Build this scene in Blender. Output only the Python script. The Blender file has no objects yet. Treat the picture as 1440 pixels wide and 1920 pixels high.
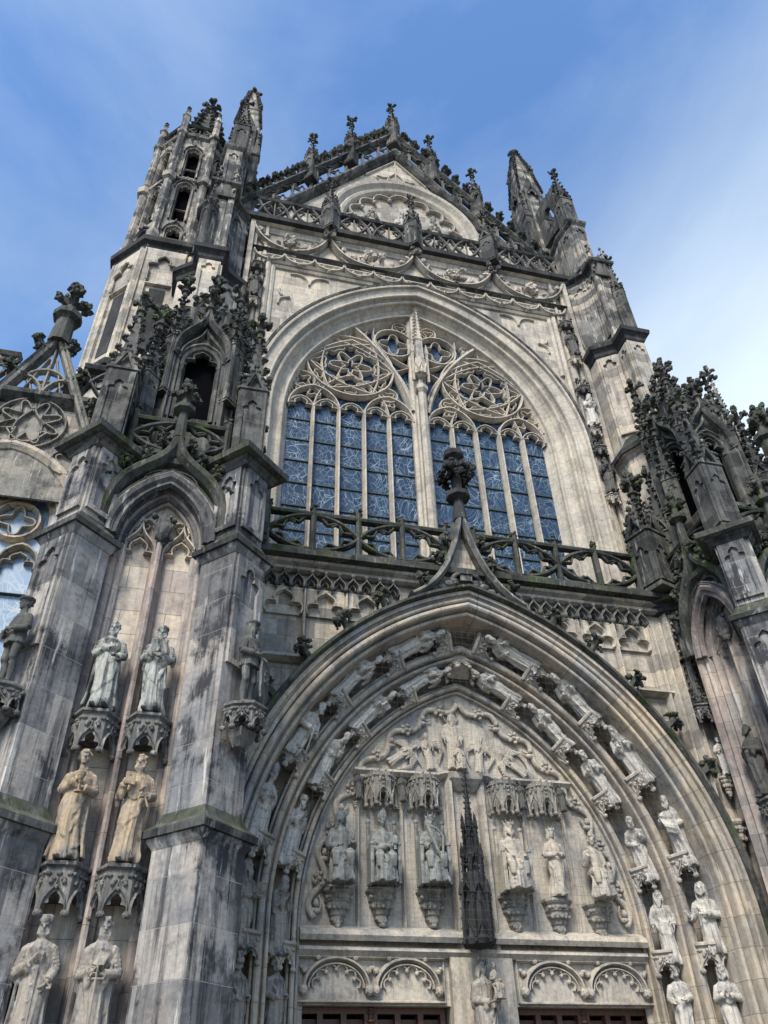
import bpy, math, random
from mathutils import Matrix, Vector
from mathutils.geometry import tessellate_polygon
rad = math.radians; sin = math.sin; cos = math.cos; PI = math.pi
rnd = random.Random(7)
sc = bpy.context.scene; col = sc.collection

# ------------------------------------------------------------------ camera
RW = ((0.9712878, 0.13208447, 0.19787295), (-0.23670155, 0.62015807, 0.74791466), (-0.0239246, -0.77327722, 0.63361657))
cam = bpy.data.cameras.new('camera'); camo = bpy.data.objects.new('camera', cam); col.objects.link(camo)
cam.sensor_fit = 'VERTICAL'; cam.sensor_height = 24; cam.lens = 24 * 1483.1 / 1920; cam.clip_end = 3000; cam.clip_start = .1
# rows of RW are image-right, image-down and view axes written in the axes of the place (x along the front, y into it, z up)
cr = Vector((RW[0][0], RW[1][0], RW[2][0])); cd = Vector((RW[0][1], RW[1][1], RW[2][1])); cf = Vector((RW[0][2], RW[1][2], RW[2][2]))
CW = Matrix(((cr.x, -cd.x, -cf.x, -6.83), (cr.y, -cd.y, -cf.y, -20), (cr.z, -cd.z, -cf.z, 1.6), (0, 0, 0, 1)))
camo.matrix_world = CW
sc.camera = camo
# ------------------------------------------------------------------ sky and sun
SUN_EL, SUN_AZ = rad(46), rad(210)       # azimuth clockwise from +y (north)
w = bpy.data.worlds.new('World'); sc.world = w; w.use_nodes = True
N = w.node_tree.nodes; L = w.node_tree.links; N.clear()
def nd(N, t, **k):
    n = N.new(t)
    for a, b in k.items():
        if a in n.inputs.keys() if hasattr(n, 'inputs') else False: n.inputs[a].default_value = b
        else: setattr(n, a, b)
    return n
wo = N.new('ShaderNodeOutputWorld'); bg = N.new('ShaderNodeBackground'); bg.inputs[1].default_value = .115
sky = N.new('ShaderNodeTexSky'); sky.sky_type = 'NISHITA'; sky.sun_disc = False
sky.sun_elevation = SUN_EL; sky.sun_rotation = SUN_AZ; sky.air_density = 1.0; sky.dust_density = .6; sky.ozone_density = 3.2
tc = N.new('ShaderNodeTexCoord')
mp = N.new('ShaderNodeMapping'); mp.inputs['Rotation'].default_value = (0, rad(-28), rad(20)); mp.inputs['Scale'].default_value = (1.2, 1.2, 2.6)
n1 = N.new('ShaderNodeTexNoise'); n1.inputs['Scale'].default_value = 1.15; n1.inputs['Detail'].default_value = 10; n1.inputs['Roughness'].default_value = .56; n1.inputs['Distortion'].default_value = .35
L.new(tc.outputs['Generated'], mp.inputs[0]); L.new(mp.outputs[0], n1.inputs[0])
dotn = N.new('ShaderNodeVectorMath'); dotn.operation = 'DOT_PRODUCT'
cdir = Vector((.88, .46, .06)).normalized(); dotn.inputs[1].default_value = cdir
L.new(tc.outputs['Generated'], dotn.inputs[0])
mr = N.new('ShaderNodeMapRange'); mr.inputs[1].default_value = .42; mr.inputs[2].default_value = .88; mr.inputs[3].default_value = 0; mr.inputs[4].default_value = .5
L.new(dotn.outputs['Value'], mr.inputs[0])
ad = N.new('ShaderNodeMath'); ad.operation = 'ADD'; nm = N.new('ShaderNodeMath'); nm.operation = 'MULTIPLY_ADD'; nm.inputs[1].default_value = .62; nm.inputs[2].default_value = .15; L.new(n1.outputs[0], nm.inputs[0]); L.new(nm.outputs[0], ad.inputs[0]); sz = N.new('ShaderNodeSeparateXYZ'); L.new(tc.outputs['Generated'], sz.inputs[0]); mz = N.new('ShaderNodeMapRange'); mz.inputs[1].default_value = 1.0; mz.inputs[2].default_value = .74; L.new(sz.outputs[2], mz.inputs[0])
mm_ = N.new('ShaderNodeMath'); mm_.operation = 'MULTIPLY'; L.new(mr.outputs[0], mm_.inputs[0]); L.new(mz.outputs[0], mm_.inputs[1]); L.new(mm_.outputs[0], ad.inputs[1])
rp = N.new('ShaderNodeValToRGB'); rp.color_ramp.elements[0].position = .40; rp.color_ramp.elements[0].color = (0, 0, 0, 1)
rp.color_ramp.elements[1].position = .98; rp.color_ramp.elements[1].color = (1, 1, 1, 1)
L.new(ad.outputs[0], rp.inputs[0])
mx = N.new('ShaderNodeMixRGB'); mx.inputs[2].default_value = (3.4, 3.9, 4.2, 1)
hs = N.new('ShaderNodeHueSaturation'); hs.inputs['Saturation'].default_value = 1.12; hs.inputs['Value'].default_value = 1.04; L.new(sky.outputs[0], hs.inputs['Color'])
L.new(rp.outputs[0], mx.inputs[0]); L.new(hs.outputs[0], mx.inputs[1]); L.new(mx.outputs[0], bg.inputs[0]); L.new(bg.outputs[0], wo.inputs[0])
sun = bpy.data.lights.new('sun', 'SUN'); sun.energy = 2.3; sun.angle = rad(18); sun.color = (1, .93, .82)
suno = bpy.data.objects.new('sun', sun); col.objects.link(suno)
sd = Vector((sin(SUN_AZ) * cos(SUN_EL), cos(SUN_AZ) * cos(SUN_EL), sin(SUN_EL)))
suno.rotation_euler = sd.to_track_quat('Z', 'Y').to_euler(); suno.location = (0, -60, 80)
sc.view_settings.view_transform = 'Standard'; sc.view_settings.look = 'None'; sc.view_settings.gamma = 1; sc.view_settings.use_curve_mapping = False
sc.view_settings.exposure = 1.35

# ------------------------------------------------------------------ materials
def stone(name, a, b, dark=(.035, .036, .04), dirt=.5, moss=.5, bw=.95, bh=.46, joint=True, uvj=False, rough=.9, streak=1., bump=.5, nscale=1., mossc=(.05, .065, .02), bvar=.5, mortar=(.06, .058, .055), lime=.45, c3=None):
    m = bpy.data.materials.new(name); m.use_nodes = True; N = m.node_tree.nodes; L = m.node_tree.links
    P = N['Principled BSDF']; P.inputs['Roughness'].default_value = rough; P.inputs['Specular IOR Level'].default_value = .2
    tc = N.new('ShaderNodeTexCoord'); sp = N.new('ShaderNodeSeparateXYZ'); L.new(tc.outputs['Object'], sp.inputs[0]); obj = tc.outputs['Object']
    def noise(vec, s, d=5, r=.6):
        n = N.new('ShaderNodeTexNoise'); n.inputs['Scale'].default_value = s; n.inputs['Detail'].default_value = d; n.inputs['Roughness'].default_value = r
        L.new(vec, n.inputs[0]); return n.outputs[0]
    def mapped(sc_, loc=(0, 0, 0)):
        n = N.new('ShaderNodeMapping'); n.inputs['Scale'].default_value = sc_; n.inputs['Location'].default_value = loc; L.new(obj, n.inputs[0]); return n.outputs[0]
    def ramp(x, lo, hi):
        n = N.new('ShaderNodeMapRange'); n.inputs[1].default_value = lo; n.inputs[2].default_value = hi; L.new(x, n.inputs[0]); n.interpolation_type = 'SMOOTHSTEP'; return n.outputs[0]
    def setin(n, i, c):
        if hasattr(c, 'is_linked'): L.new(c, n.inputs[i])
        else: n.inputs[i].default_value = (*c, 1) if hasattr(c, '__len__') else c
    def mix(f, c1, c2, bt='MIX'):
        n = N.new('ShaderNodeMixRGB'); n.blend_type = bt
        for i, c in ((0, f), (1, c1), (2, c2)): setin(n, i, c)
        return n.outputs[0]
    def math_(op, x, y, cl=False):
        n = N.new('ShaderNodeMath'); n.operation = op; n.use_clamp = cl
        setin(n, 0, x); setin(n, 1, y); return n.outputs[0]
    big = noise(obj, .55 * nscale, 4); fine = noise(obj, 7 * nscale, 6, .72)
    c = mix(ramp(big, .38, .62), a, b); jmask = None
    if c3: c = mix(math_('MULTIPLY', ramp(noise(mapped((1, 1, .6), (3, 9, 4)), .9, 4), .52, .64), .75), c, c3)
    if joint:
        cb = N.new('ShaderNodeCombineXYZ')
        if uvj:
            su = N.new('ShaderNodeSeparateXYZ'); L.new(tc.outputs['UV'], su.inputs[0]); L.new(su.outputs[0], cb.inputs[0]); cb.inputs[1].default_value = .5
        else:
            L.new(math_('ADD', sp.outputs[0], math_('MULTIPLY', sp.outputs[1], .83)), cb.inputs[0]); L.new(sp.outputs[2], cb.inputs[1])
        bt = N.new('ShaderNodeTexBrick'); L.new(cb.outputs[0], bt.inputs[0])
        bt.inputs['Scale'].default_value = 1; bt.inputs['Mortar Size'].default_value = .007; bt.inputs['Mortar Smooth'].default_value = .3
        bt.inputs['Brick Width'].default_value = bw; bt.inputs['Row Height'].default_value = bh if not uvj else 4; bt.inputs['Bias'].default_value = 0
        bt.inputs['Color1'].default_value = (0, 0, 0, 1); bt.inputs['Color2'].default_value = (1, 1, 1, 1); bt.inputs['Mortar'].default_value = (.5, .5, .5, 1)
        tint = bt.outputs['Color']; jmask = bt.outputs['Fac']
        nb = math_('ADD', tint, math_('MULTIPLY', math_('SUBTRACT', noise(obj, 1.6 * nscale, 5, .7), .5), 1.1))
        c = mix(math_('MULTIPLY', ramp(nb, .62, .95), min(1, bvar)), c, tuple(min(1, x * k) for x, k in zip(a, (1.32, 1.26, 1.16))))
        c = mix(math_('MULTIPLY', ramp(nb, .42, .12), min(1, bvar * 1.05)), c, tuple(x * .42 for x in b))
    c = mix(ramp(fine, .3, .7), mix(1., c, (.70, .70, .72), 'MULTIPLY'), c)
    soot = noise(obj, .8 * nscale, 7, .68); st = noise(mapped((3.2, 3.2, .16)), 1.3 * nscale, 7, .66); st2 = noise(mapped((9, 9, .35), (5, 2, 8)), 1.3 * nscale, 4, .6)
    d = math_('ADD', math_('MULTIPLY', ramp(st, .49, .63), .6 * streak), math_('MULTIPLY', ramp(soot, .48, .62), .8)); d = math_('ADD', d, math_('MULTIPLY', ramp(st2, .52, .66), .35 * streak))
    c = mix(math_('MULTIPLY', d, dirt * 1.35, True), c, dark)
    lim = math_('MULTIPLY', ramp(noise(mapped((3.2, 3.2, .45), (7, 3, 1)), 1.6 * nscale, 6, .68), .57, .68), lime); c = mix(lim, c, (.52, .51, .47))
    if moss > 0:
        ge = N.new('ShaderNodeNewGeometry'); sg = N.new('ShaderNodeSeparateXYZ'); L.new(ge.outputs['Normal'], sg.inputs[0])
        up = ramp(sg.outputs[2], .05, .5); mn = ramp(noise(obj, 3.1, 5, .65), .36, .55)
        mm = math_('MULTIPLY', math_('MAXIMUM', math_('MULTIPLY', up, mn), math_('MULTIPLY', ramp(noise(obj, 1.9, 6, .72), .53, .64), .8 * moss)), moss, True)
        c = mix(mm, c, mix(ramp(fine, .35, .65), tuple(x * .45 for x in mossc), mossc))
    if jmask is not None: c = mix(math_('MULTIPLY', jmask, .65), c, mortar)
    L.new(c, P.inputs['Base Color'])
    bp = N.new('ShaderNodeBump'); bp.inputs['Strength'].default_value = bump; bp.inputs['Distance'].default_value = .035
    h = math_('ADD', math_('MULTIPLY', fine, .6), math_('MULTIPLY', soot, .7))
    if jmask is not None: h = math_('SUBTRACT', h, math_('MULTIPLY', jmask, .5))
    L.new(h, bp.inputs['Height']); L.new(bp.outputs[0], P.inputs['Normal'])
    return m
M = {}
M['pale'] = stone('pale_sandstone', (.48, .43, .345), (.40, .37, .32), dirt=.28, moss=.0, bump=.4, bvar=.55)
M['palemould'] = stone('pale_moulding', (.52, .465, .375), (.44, .405, .345), dirt=.24, moss=.0, bw=.62, uvj=True, bump=.3, bvar=.14)
M['warm'] = stone('warm_sandstone', (.45, .395, .315), (.35, .33, .29), dirt=.38, moss=.15, bvar=.6)
M['warmmould'] = stone('warm_moulding', (.50, .42, .31), (.38, .345, .295), dirt=.32, moss=.06, bw=.62, uvj=True, bvar=.16, c3=(.31, .315, .31))
M['grey'] = stone('grey_blotched_stone', (.33, .31, .285), (.20, .205, .21), dirt=.85, moss=.1, bw=1.15, bh=.74, bvar=.6, mortar=(.27, .265, .25), lime=.7, bump=.7, c3=(.33, .29, .25))
M['bay'] = stone('rose_grey_stone', (.50, .44, .35), (.38, .34, .30), dirt=.26, moss=.0, bw=.9, bh=.55, lime=.8, c3=(.40, .33, .275), bvar=.6)
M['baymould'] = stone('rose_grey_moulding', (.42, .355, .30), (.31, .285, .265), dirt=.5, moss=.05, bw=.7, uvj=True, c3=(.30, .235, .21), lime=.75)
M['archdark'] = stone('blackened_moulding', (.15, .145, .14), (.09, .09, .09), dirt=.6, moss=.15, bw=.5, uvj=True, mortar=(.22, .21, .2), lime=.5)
M['upper'] = stone('upper_tower_stone', (.34, .31, .26), (.20, .20, .19), dirt=.78, moss=.2, bh=.42, bw=.7, bvar=.8, lime=.6)
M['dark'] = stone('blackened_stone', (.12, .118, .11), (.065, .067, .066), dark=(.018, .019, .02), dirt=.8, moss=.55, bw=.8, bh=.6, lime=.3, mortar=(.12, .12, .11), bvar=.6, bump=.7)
M['black'] = stone('black_crusted_stone', (.05, .05, .05), (.033, .034, .036), dark=(.012, .012, .013), dirt=.6, moss=.3, joint=False, lime=.1)
M['mossy'] = stone('mossy_dark_stone', (.095, .095, .085), (.06, .062, .055), dark=(.016, .017, .016), dirt=.6, moss=1., joint=False, nscale=1.5, lime=.2, bump=.8, mossc=(.062, .085, .026))
M['carv'] = stone('carved_stone', (.48, .425, .34), (.38, .35, .30), dirt=.3, moss=.04, joint=False, nscale=2, c3=(.27, .265, .25))
M['carvmid'] = stone('mid_carved_stone', (.30, .275, .225), (.21, .205, .185), dirt=.5, moss=.06, joint=False, nscale=2)
M['carvdark'] = stone('dark_carved_stone', (.19, .18, .16), (.115, .115, .11), dirt=.65, moss=.18, joint=False, nscale=2)
M['st_pale'] = stone('pale_statue_stone', (.56, .53, .46), (.45, .43, .39), dirt=.42, moss=.0, joint=False, nscale=2.5, bump=.3, c3=(.30, .31, .29))
M['st_streak'] = stone('streaked_statue_stone', (.40, .40, .35), (.25, .26, .245), dirt=.8, moss=.0, joint=False, nscale=2.2, bump=.3, c3=(.38, .34, .24), lime=.6)
M['st_tan'] = stone('tan_statue_stone', (.41, .315, .205), (.28, .25, .21), dirt=.6, moss=.04, joint=False, nscale=2., bump=.3, c3=(.24, .23, .20))
M['st_grey'] = stone('grey_statue_stone', (.36, .32, .26), (.25, .24, .22), dirt=.5, moss=.06, joint=False, nscale=2.3, bump=.3, c3=(.37, .29, .19))
M['st_mid'] = stone('mid_statue_stone', (.27, .275, .25), (.19, .20, .19), dirt=.5, moss=.05, joint=False, nscale=2.3, bump=.3)
M['st_dark'] = stone('dark_statue_stone', (.12, .117, .105), (.08, .08, .075), dirt=.5, moss=.35, joint=False, nscale=2.3, bump=.3, lime=.25)
M['ground'] = stone('paving', (.36, .335, .30), (.29, .27, .245), dirt=.3, moss=.0, joint=True, bw=.3, bh=.2)
def simple(name, c, rough=.7, metal=0):
    m = bpy.data.materials.new(name); m.use_nodes = True; P = m.node_tree.nodes['Principled BSDF']
    P.inputs['Base Color'].default_value = (*c, 1); P.inputs['Roughness'].default_value = rough; P.inputs['Metallic'].default_value = metal; P.inputs['Specular IOR Level'].default_value = .25 if rough < .99 else 0; return m
M['iron'] = simple('iron', (.035, .045, .04), .6)
M['wire'] = simple('net_cord', (.11, .115, .12), .7)
def wood():
    m = simple('door_wood', (.07, .035, .022), .5); N = m.node_tree.nodes; L = m.node_tree.links; P = N['Principled BSDF']
    tc = N.new('ShaderNodeTexCoord'); mp = N.new('ShaderNodeMapping'); mp.inputs['Scale'].default_value = (18, 18, 1.2); L.new(tc.outputs['Object'], mp.inputs[0])
    n = N.new('ShaderNodeTexNoise'); n.inputs['Scale'].default_value = 2; n.inputs['Detail'].default_value = 6; L.new(mp.outputs[0], n.inputs[0])
    r = N.new('ShaderNodeValToRGB'); r.color_ramp.elements[0].color = (.035, .018, .012, 1); r.color_ramp.elements[1].color = (.13, .062, .038, 1); L.new(n.outputs[0], r.inputs[0]); L.new(r.outputs[0], P.inputs['Base Color']); return m
M['wood'] = wood(); M['inner_shade'] = simple('painted_inner_shade', (.004, .004, .005), 1)  # near-black colour standing in for the shade inside deep openings
def glass(name, base, base2, lead, sc_=2.6, lw=.035, warp=.35, spec=.3):
    m = bpy.data.materials.new(name); m.use_nodes = True; N = m.node_tree.nodes; L = m.node_tree.links; P = N['Principled BSDF']; P.inputs['Specular IOR Level'].default_value = spec
    tc = N.new('ShaderNodeTexCoord'); mp = N.new('ShaderNodeMapping'); mp.inputs['Scale'].default_value = (1.25, 0, .85); L.new(tc.outputs['Object'], mp.inputs[0])
    wn = N.new('ShaderNodeTexNoise'); wn.inputs['Scale'].default_value = .8; wn.inputs['Detail'].default_value = 1; L.new(mp.outputs[0], wn.inputs[0])
    ws = N.new('ShaderNodeVectorMath'); ws.operation = 'MULTIPLY_ADD'; ws.inputs[1].default_value = (warp * 4, 0, warp * 4); L.new(wn.outputs['Color'], ws.inputs[0]); L.new(mp.outputs[0], ws.inputs[2])
    def vor(scale, w_):
        v = N.new('ShaderNodeTexVoronoi'); v.feature = 'DISTANCE_TO_EDGE'; v.inputs['Scale'].default_value = scale; L.new(ws.outputs[0], v.inputs[0])
        r = N.new('ShaderNodeMapRange'); r.inputs[1].default_value = w_ * .6; r.inputs[2].default_value = w_; r.inputs[3].default_value = 1; r.inputs[4].default_value = 0; L.new(v.outputs[0], r.inputs[0]); return r.outputs[0]
    a = vor(sc_, lw * 1.1); a2 = vor(sc_ * .45, lw * .6); mxx = N.new('ShaderNodeMath'); mxx.operation = 'MAXIMUM'; L.new(a, mxx.inputs[0]); L.new(a2, mxx.inputs[1])
    fade = N.new('ShaderNodeTexNoise'); fade.inputs['Scale'].default_value = .7; L.new(tc.outputs['Object'], fade.inputs[0]); fr_ = N.new('ShaderNodeMapRange'); fr_.inputs[1].default_value = .35; fr_.inputs[2].default_value = .6; fr_.inputs[3].default_value = .35; L.new(fade.outputs[0], fr_.inputs[0])
    ml = N.new('ShaderNodeMath'); ml.operation = 'MULTIPLY'; L.new(mxx.outputs[0], ml.inputs[0]); L.new(fr_.outputs[0], ml.inputs[1]); a = ml.outputs[0]
    vc = N.new('ShaderNodeTexVoronoi'); vc.inputs['Scale'].default_value = sc_; L.new(ws.outputs[0], vc.inputs[0])
    bw_ = N.new('ShaderNodeSeparateColor'); L.new(vc.outputs['Color'], bw_.inputs[0])
    mxc = N.new('ShaderNodeMixRGB'); mxc.inputs[1].default_value = (*base, 1); mxc.inputs[2].default_value = (*base2, 1); L.new(bw_.outputs[0], mxc.inputs[0])
    mx = N.new('ShaderNodeMixRGB'); L.new(a, mx.inputs[0]); L.new(mxc.outputs[0], mx.inputs[1]); mx.inputs[2].default_value = (*lead, 1)
    L.new(mx.outputs[0], P.inputs['Base Color'])
    rr = N.new('ShaderNodeMapRange'); rr.inputs[3].default_value = .3; rr.inputs[4].default_value = .7; L.new(a, rr.inputs[0]); L.new(rr.outputs[0], P.inputs['Roughness'])
    bp = N.new('ShaderNodeBump'); bp.inputs['Strength'].default_value = .3; bp.inputs['Distance'].default_value = .02; L.new(bw_.outputs[1], bp.inputs['Height']); L.new(bp.outputs[0], P.inputs['Normal'])
    return m
M['glass'] = glass('stained_glass', (.014, .031, .062), (.027, .053, .094), (.20, .26, .305), 4.4, .024, .3, .22)
M['glass2'] = glass('pale_leaded_glass', (.15, .23, .33), (.21, .29, .38), (.36, .41, .45), 4)

# ------------------------------------------------------------------ mesh helpers
class MB:
    def __init__(s): s.v = []; s.f = []; s.u = []; s.M = None; s.any_uv = False
    def add(s, vs, fs, uv=None):
        o = len(s.v); Mx = s.M
        s.v += [tuple(Mx @ Vector(p)) for p in vs] if Mx is not None else [tuple(p) for p in vs]
        s.f += [tuple(i + o for i in f) for f in fs]
        if uv: s.any_uv = True
        s.u += uv if uv else [None] * len(fs)
    def mesh(s, name, smooth=False):
        me = bpy.data.meshes.new(name); me.from_pydata(s.v, [], s.f)
        if s.any_uv:
            ul = me.uv_layers.new(name='UVMap'); k = 0; dat = []
            for f, u in zip(s.f, s.u):
                for i in range(len(f)): dat += list(u[i]) if u else [0, 0]
            ul.data.foreach_set('uv', dat)
        me.update()
        if smooth: me.polygons.foreach_set('use_smooth', [True] * len(me.polygons))
        return me
def link(name, me, mat, parent=None):
    if mat is not None and len(me.materials) == 0: me.materials.append(mat)
    o = bpy.data.objects.new(name, me); col.objects.link(o)
    if parent is not None: o.parent = parent
    return o
def frame(o, u, v, n):
    return Matrix(((u[0], v[0], n[0], o[0]), (u[1], v[1], n[1], o[1]), (u[2], v[2], n[2], o[2]), (0, 0, 0, 1)))
def ang(o, a):       # wall frame: a=0 faces the viewer (-y), 90 faces +x, -90 faces -x
    a = rad(a); return frame(o, (cos(a), sin(a), 0), (0, 0, 1), (sin(a), -cos(a), 0))
def box(mb, x0, x1, y0, y1, z0, z1):
    v = [(x, y, z) for z in (z0, z1) for y in (y0, y1) for x in (x0, x1)]
    mb.add(v, [(0, 2, 3, 1), (4, 5, 7, 6), (0, 1, 5, 4), (1, 3, 7, 5), (3, 2, 6, 7), (2, 0, 4, 6)])
def loft(mb, rings, cap=True, closed=True):
    n = len(rings[0]); v = [p for r in rings for p in r]; f = []
    for i in range(len(rings) - 1):
        for j in range(n if closed else n - 1):
            k = (j + 1) % n; f.append((i * n + j, i * n + k, (i + 1) * n + k, (i + 1) * n + j))
    if cap: f.append(tuple(range(n - 1, -1, -1))); f.append(tuple(range((len(rings) - 1) * n, len(rings) * n)))
    mb.add(v, f)
def ngon(cx, cy, z, r, n=8, rot=0, sy=1):
    return [(cx + r * cos(rot + 2 * PI * i / n), cy + r * sy * sin(rot + 2 * PI * i / n), z) for i in range(n)]
def stack(mb, cx, cy, zr, n=8, rot=None, sy=1):      # lathe of n sides: zr = [(z, r)...]; r is the flat-to-flat half size for n=4,8
    if rot is None: rot = PI / n
    k = 1 / cos(PI / n)
    loft(mb, [ngon(cx, cy, z, r * k, n, rot, sy) for z, r in zr])
def prism(mb, poly, z0, z1, top=None):
    loft(mb, [[(x, y, z0) for x, y in poly], [(x, y, z1) for x, y in (top or poly)]])
def offset_poly(poly, d):
    n = len(poly); out = []
    A = sum(poly[i][0] * poly[(i + 1) % n][1] - poly[(i + 1) % n][0] * poly[i][1] for i in range(n))
    s = 1 if A > 0 else -1
    for i in range(n):
        p, q, r = (Vector(poly[(i + k) % n]) for k in (-1, 0, 1))
        a = (q - p).normalized(); b = (r - q).normalized(); na = Vector((a.y, -a.x)) * s; nb = Vector((b.y, -b.x)) * s
        m = (na + nb); m /= max(.35, m.dot(na)); out.append(tuple(q + m * d))
    return out
def cornice(mb, poly, prof):       # prof = [(z, offset)...]
    loft(mb, [[(x, y, z) for x, y in offset_poly(poly, d)] for z, d in prof])
def extr(mb, outer, holes=(), d0=0., d1=.1, back=False):
    loops = [outer] + list(holes); flat = [Vector((a, b, 0)) for l in loops for a, b in l]
    tris = tessellate_polygon([[Vector((a, b, 0)) for a, b in l] for l in loops])
    n = len(flat); v = [(p.x, p.y, d1) for p in flat] + [(p.x, p.y, d0) for p in flat]; f = [tuple(t) for t in tris]
    if back: f += [tuple(i + n for i in reversed(t)) for t in tris]
    o = 0
    for l in loops:
        m = len(l)
        for i in range(m): a = o + i; b = o + (i + 1) % m; f.append((a, b, b + n, a + n))
        o += m
    mb.add(v, f)
def sweep(mb, path, prof, closed=False, caps=True):
    P = [Vector((p[0], p[1])) for p in path]
    if closed and (P[0] - P[-1]).length < 1e-6: P.pop()
    Q = [P[0]]
    for p in P[1:]:
        if (p - Q[-1]).length > 1e-5: Q.append(p)
    P = Q; n = len(P); k = len(prof); v = []; L_ = []; s = 0
    for i in range(n):
        a = P[i] - P[i - 1] if (i > 0 or closed) else P[1] - P[0]
        b = P[(i + 1) % n] - P[i] if (i < n - 1 or closed) else P[-1] - P[-2]
        a = a.normalized(); b = b.normalized(); na = Vector((-a.y, a.x)); nb = Vector((-b.y, b.x)); m = na + nb
        q = m.dot(na); m = m / max(q, .3) if q > 1e-4 else na
        if i: s += (P[i] - P[i - 1]).length
        L_.append(s)
        v += [(P[i].x + m.x * o, P[i].y + m.y * o, d) for o, d in prof]
    f = []; uv = []
    for i in range(n if closed else n - 1):
        j = (i + 1) % n; s0 = L_[i]; s1 = L_[j] if j > i else s0 + (P[0] - P[-1]).length
        for q in range(k - 1):
            f.append((i * k + q, j * k + q, j * k + q + 1, i * k + q + 1)); uv.append(((s0, q), (s1, q), (s1, q + 1), (s0, q + 1)))
    if caps and not closed:
        f.append(tuple(range(k))); uv.append([(0, 0)] * k); f.append(tuple(range((n - 1) * k, n * k))); uv.append([(L_[-1], 0)] * k)
    mb.add(v, f, uv)
def BAR(w, d, d0=0): return [(-w / 2, d0), (-w / 2, d0 + (d - d0) * .35), (-w * .17, d), (w * .17, d), (w / 2, d0 + (d - d0) * .35), (w / 2, d0)]
def BAR2(w, d, d0): return [(-w / 2, d0), (-w / 2, d0 + (d - d0) * .6), (-w * .2, d), (w * .2, d), (w / 2, d0 + (d - d0) * .6), (w / 2, d0), (0, d0 - .02), (-w / 2, d0)]
def arc(cx, cy, r, a0, a1, n=12):
    return [(cx + r * cos(rad(a0 + (a1 - a0) * i / n)), cy + r * sin(rad(a0 + (a1 - a0) * i / n))) for i in range(n + 1)]
def pointed(hw, zs, r, z0=None, n=16, cx=0):
    c = r - hw; a = math.degrees(math.acos(min(1, c / r)))
    Lp = [(cx + c - r * cos(rad(a * i / n)), zs + r * sin(rad(a * i / n))) for i in range(n + 1)]
    Rp = [(2 * cx - x, z) for x, z in reversed(Lp[:-1])]
    out = Lp + Rp
    if z0 is not None: out = [(cx - hw, z0)] + out + [(cx + hw, z0)]
    return out
def bez(p0, p1, p2, p3, n=12):
    o = []
    for i in range(n + 1):
        t = i / n; s = 1 - t
        o.append(tuple(s ** 3 * a + 3 * s * s * t * b + 3 * s * t * t * c + t ** 3 * d for a, b, c, d in zip(p0, p1, p2, p3)))
    return o
def ogee(hw, zs, h, cx=0, n=12, z0=None, k=.62):
    Lp = bez((cx - hw, zs), (cx - hw, zs + k * h), (cx - .02, zs + .52 * h), (cx, zs + h), n)
    out = Lp + [(2 * cx - x, z) for x, z in reversed(Lp[:-1])]
    if z0 is not None: out = [(cx - hw, z0)] + out + [(cx + hw, z0)]
    return out
def bulge(p, q, k=.5, n=6):    # arc from p to q bulging left of travel by k*chord
    p = Vector(p); q = Vector(q); m = (p + q) / 2; t = q - p; nn = Vector((-t.y, t.x)) * k
    o = []
    for i in range(n + 1):
        x = i / n; b = 4 * x * (1 - x); o.append(tuple(p * (1 - x) + q * x + nn * b))
    return o
def trefoil(hw, zs, h, z0=None, cx=0, n=6, pts=None):   # trefoil-headed outline, left spring -> right spring
    a = (cx - hw, zs); b = (cx - hw * .48, zs + h * .46); c = (cx + hw * .48, zs + h * .46); d = (cx + hw, zs)
    Lb = bulge(a, b, .42, n)
    top = bez(b, (cx - hw * .75, zs + h * .78), (cx - hw * .25, zs + h * .86), (cx, zs + h), n)
    Rb = [(2 * cx - x, z) for x, z in reversed(top[:-1])]
    o = Lb + top[1:] + Rb + [(2 * cx - x, z) for x, z in reversed(Lb[:-1])]
    if z0 is not None: o = [(cx - hw, z0)] + o + [(cx + hw, z0)]
    return o
def foils(cx, cy, r, n=4, rot=45, k=.38, m=7):
    pts = [(cx + r * .5 * cos(rad(rot + 360 * i / n)), cy + r * .5 * sin(rad(rot + 360 * i / n))) for i in range(n)]
    o = []
    for i in range(n):
        p = Vector(pts[i]); q = Vector(pts[(i + 1) % n]); mid = (p + q) / 2 - Vector((cx, cy)); ch = (q - p).length
        nn = mid.normalized() * (r - mid.length)
        for j in range(m):
            x = j / m; b = (1 - (2 * x - 1) ** 2) ** .5; o.append(tuple(p * (1 - x) + q * x + nn * b))
    return o
def circle(cx, cy, r, n=24, a0=0): return [(cx + r * cos(a0 + 2 * PI * i / n), cy + r * sin(a0 + 2 * PI * i / n)) for i in range(n)]
SPH = None
def ball(mb, c, r, seg=6, rings=4, Mx=None):
    if not hasattr(r, '__len__'): r = (r, r, r)
    v = [(0, 0, -1)]; f = []
    for i in range(1, rings):
        ph = -PI / 2 + PI * i / rings
        v += [(cos(ph) * cos(2 * PI * j / seg), cos(ph) * sin(2 * PI * j / seg), sin(ph)) for j in range(seg)]
    v.append((0, 0, 1)); t = len(v) - 1
    for j in range(seg):
        k = (j + 1) % seg; f.append((0, 1 + k, 1 + j)); f.append((t, t - seg + j, t - seg + k))
        for i in range(rings - 2): a = 1 + i * seg; f.append((a + j, a + k, a + seg + k, a + seg + j))
    c = Vector(c)
    if Mx is None: vv = [(c.x + x * r[0], c.y + y * r[1], c.z + z * r[2]) for x, y, z in v]
    else: vv = [tuple(c + Mx @ Vector((x * r[0], y * r[1], z * r[2]))) for x, y, z in v]
    mb.add(vv, f)
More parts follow.
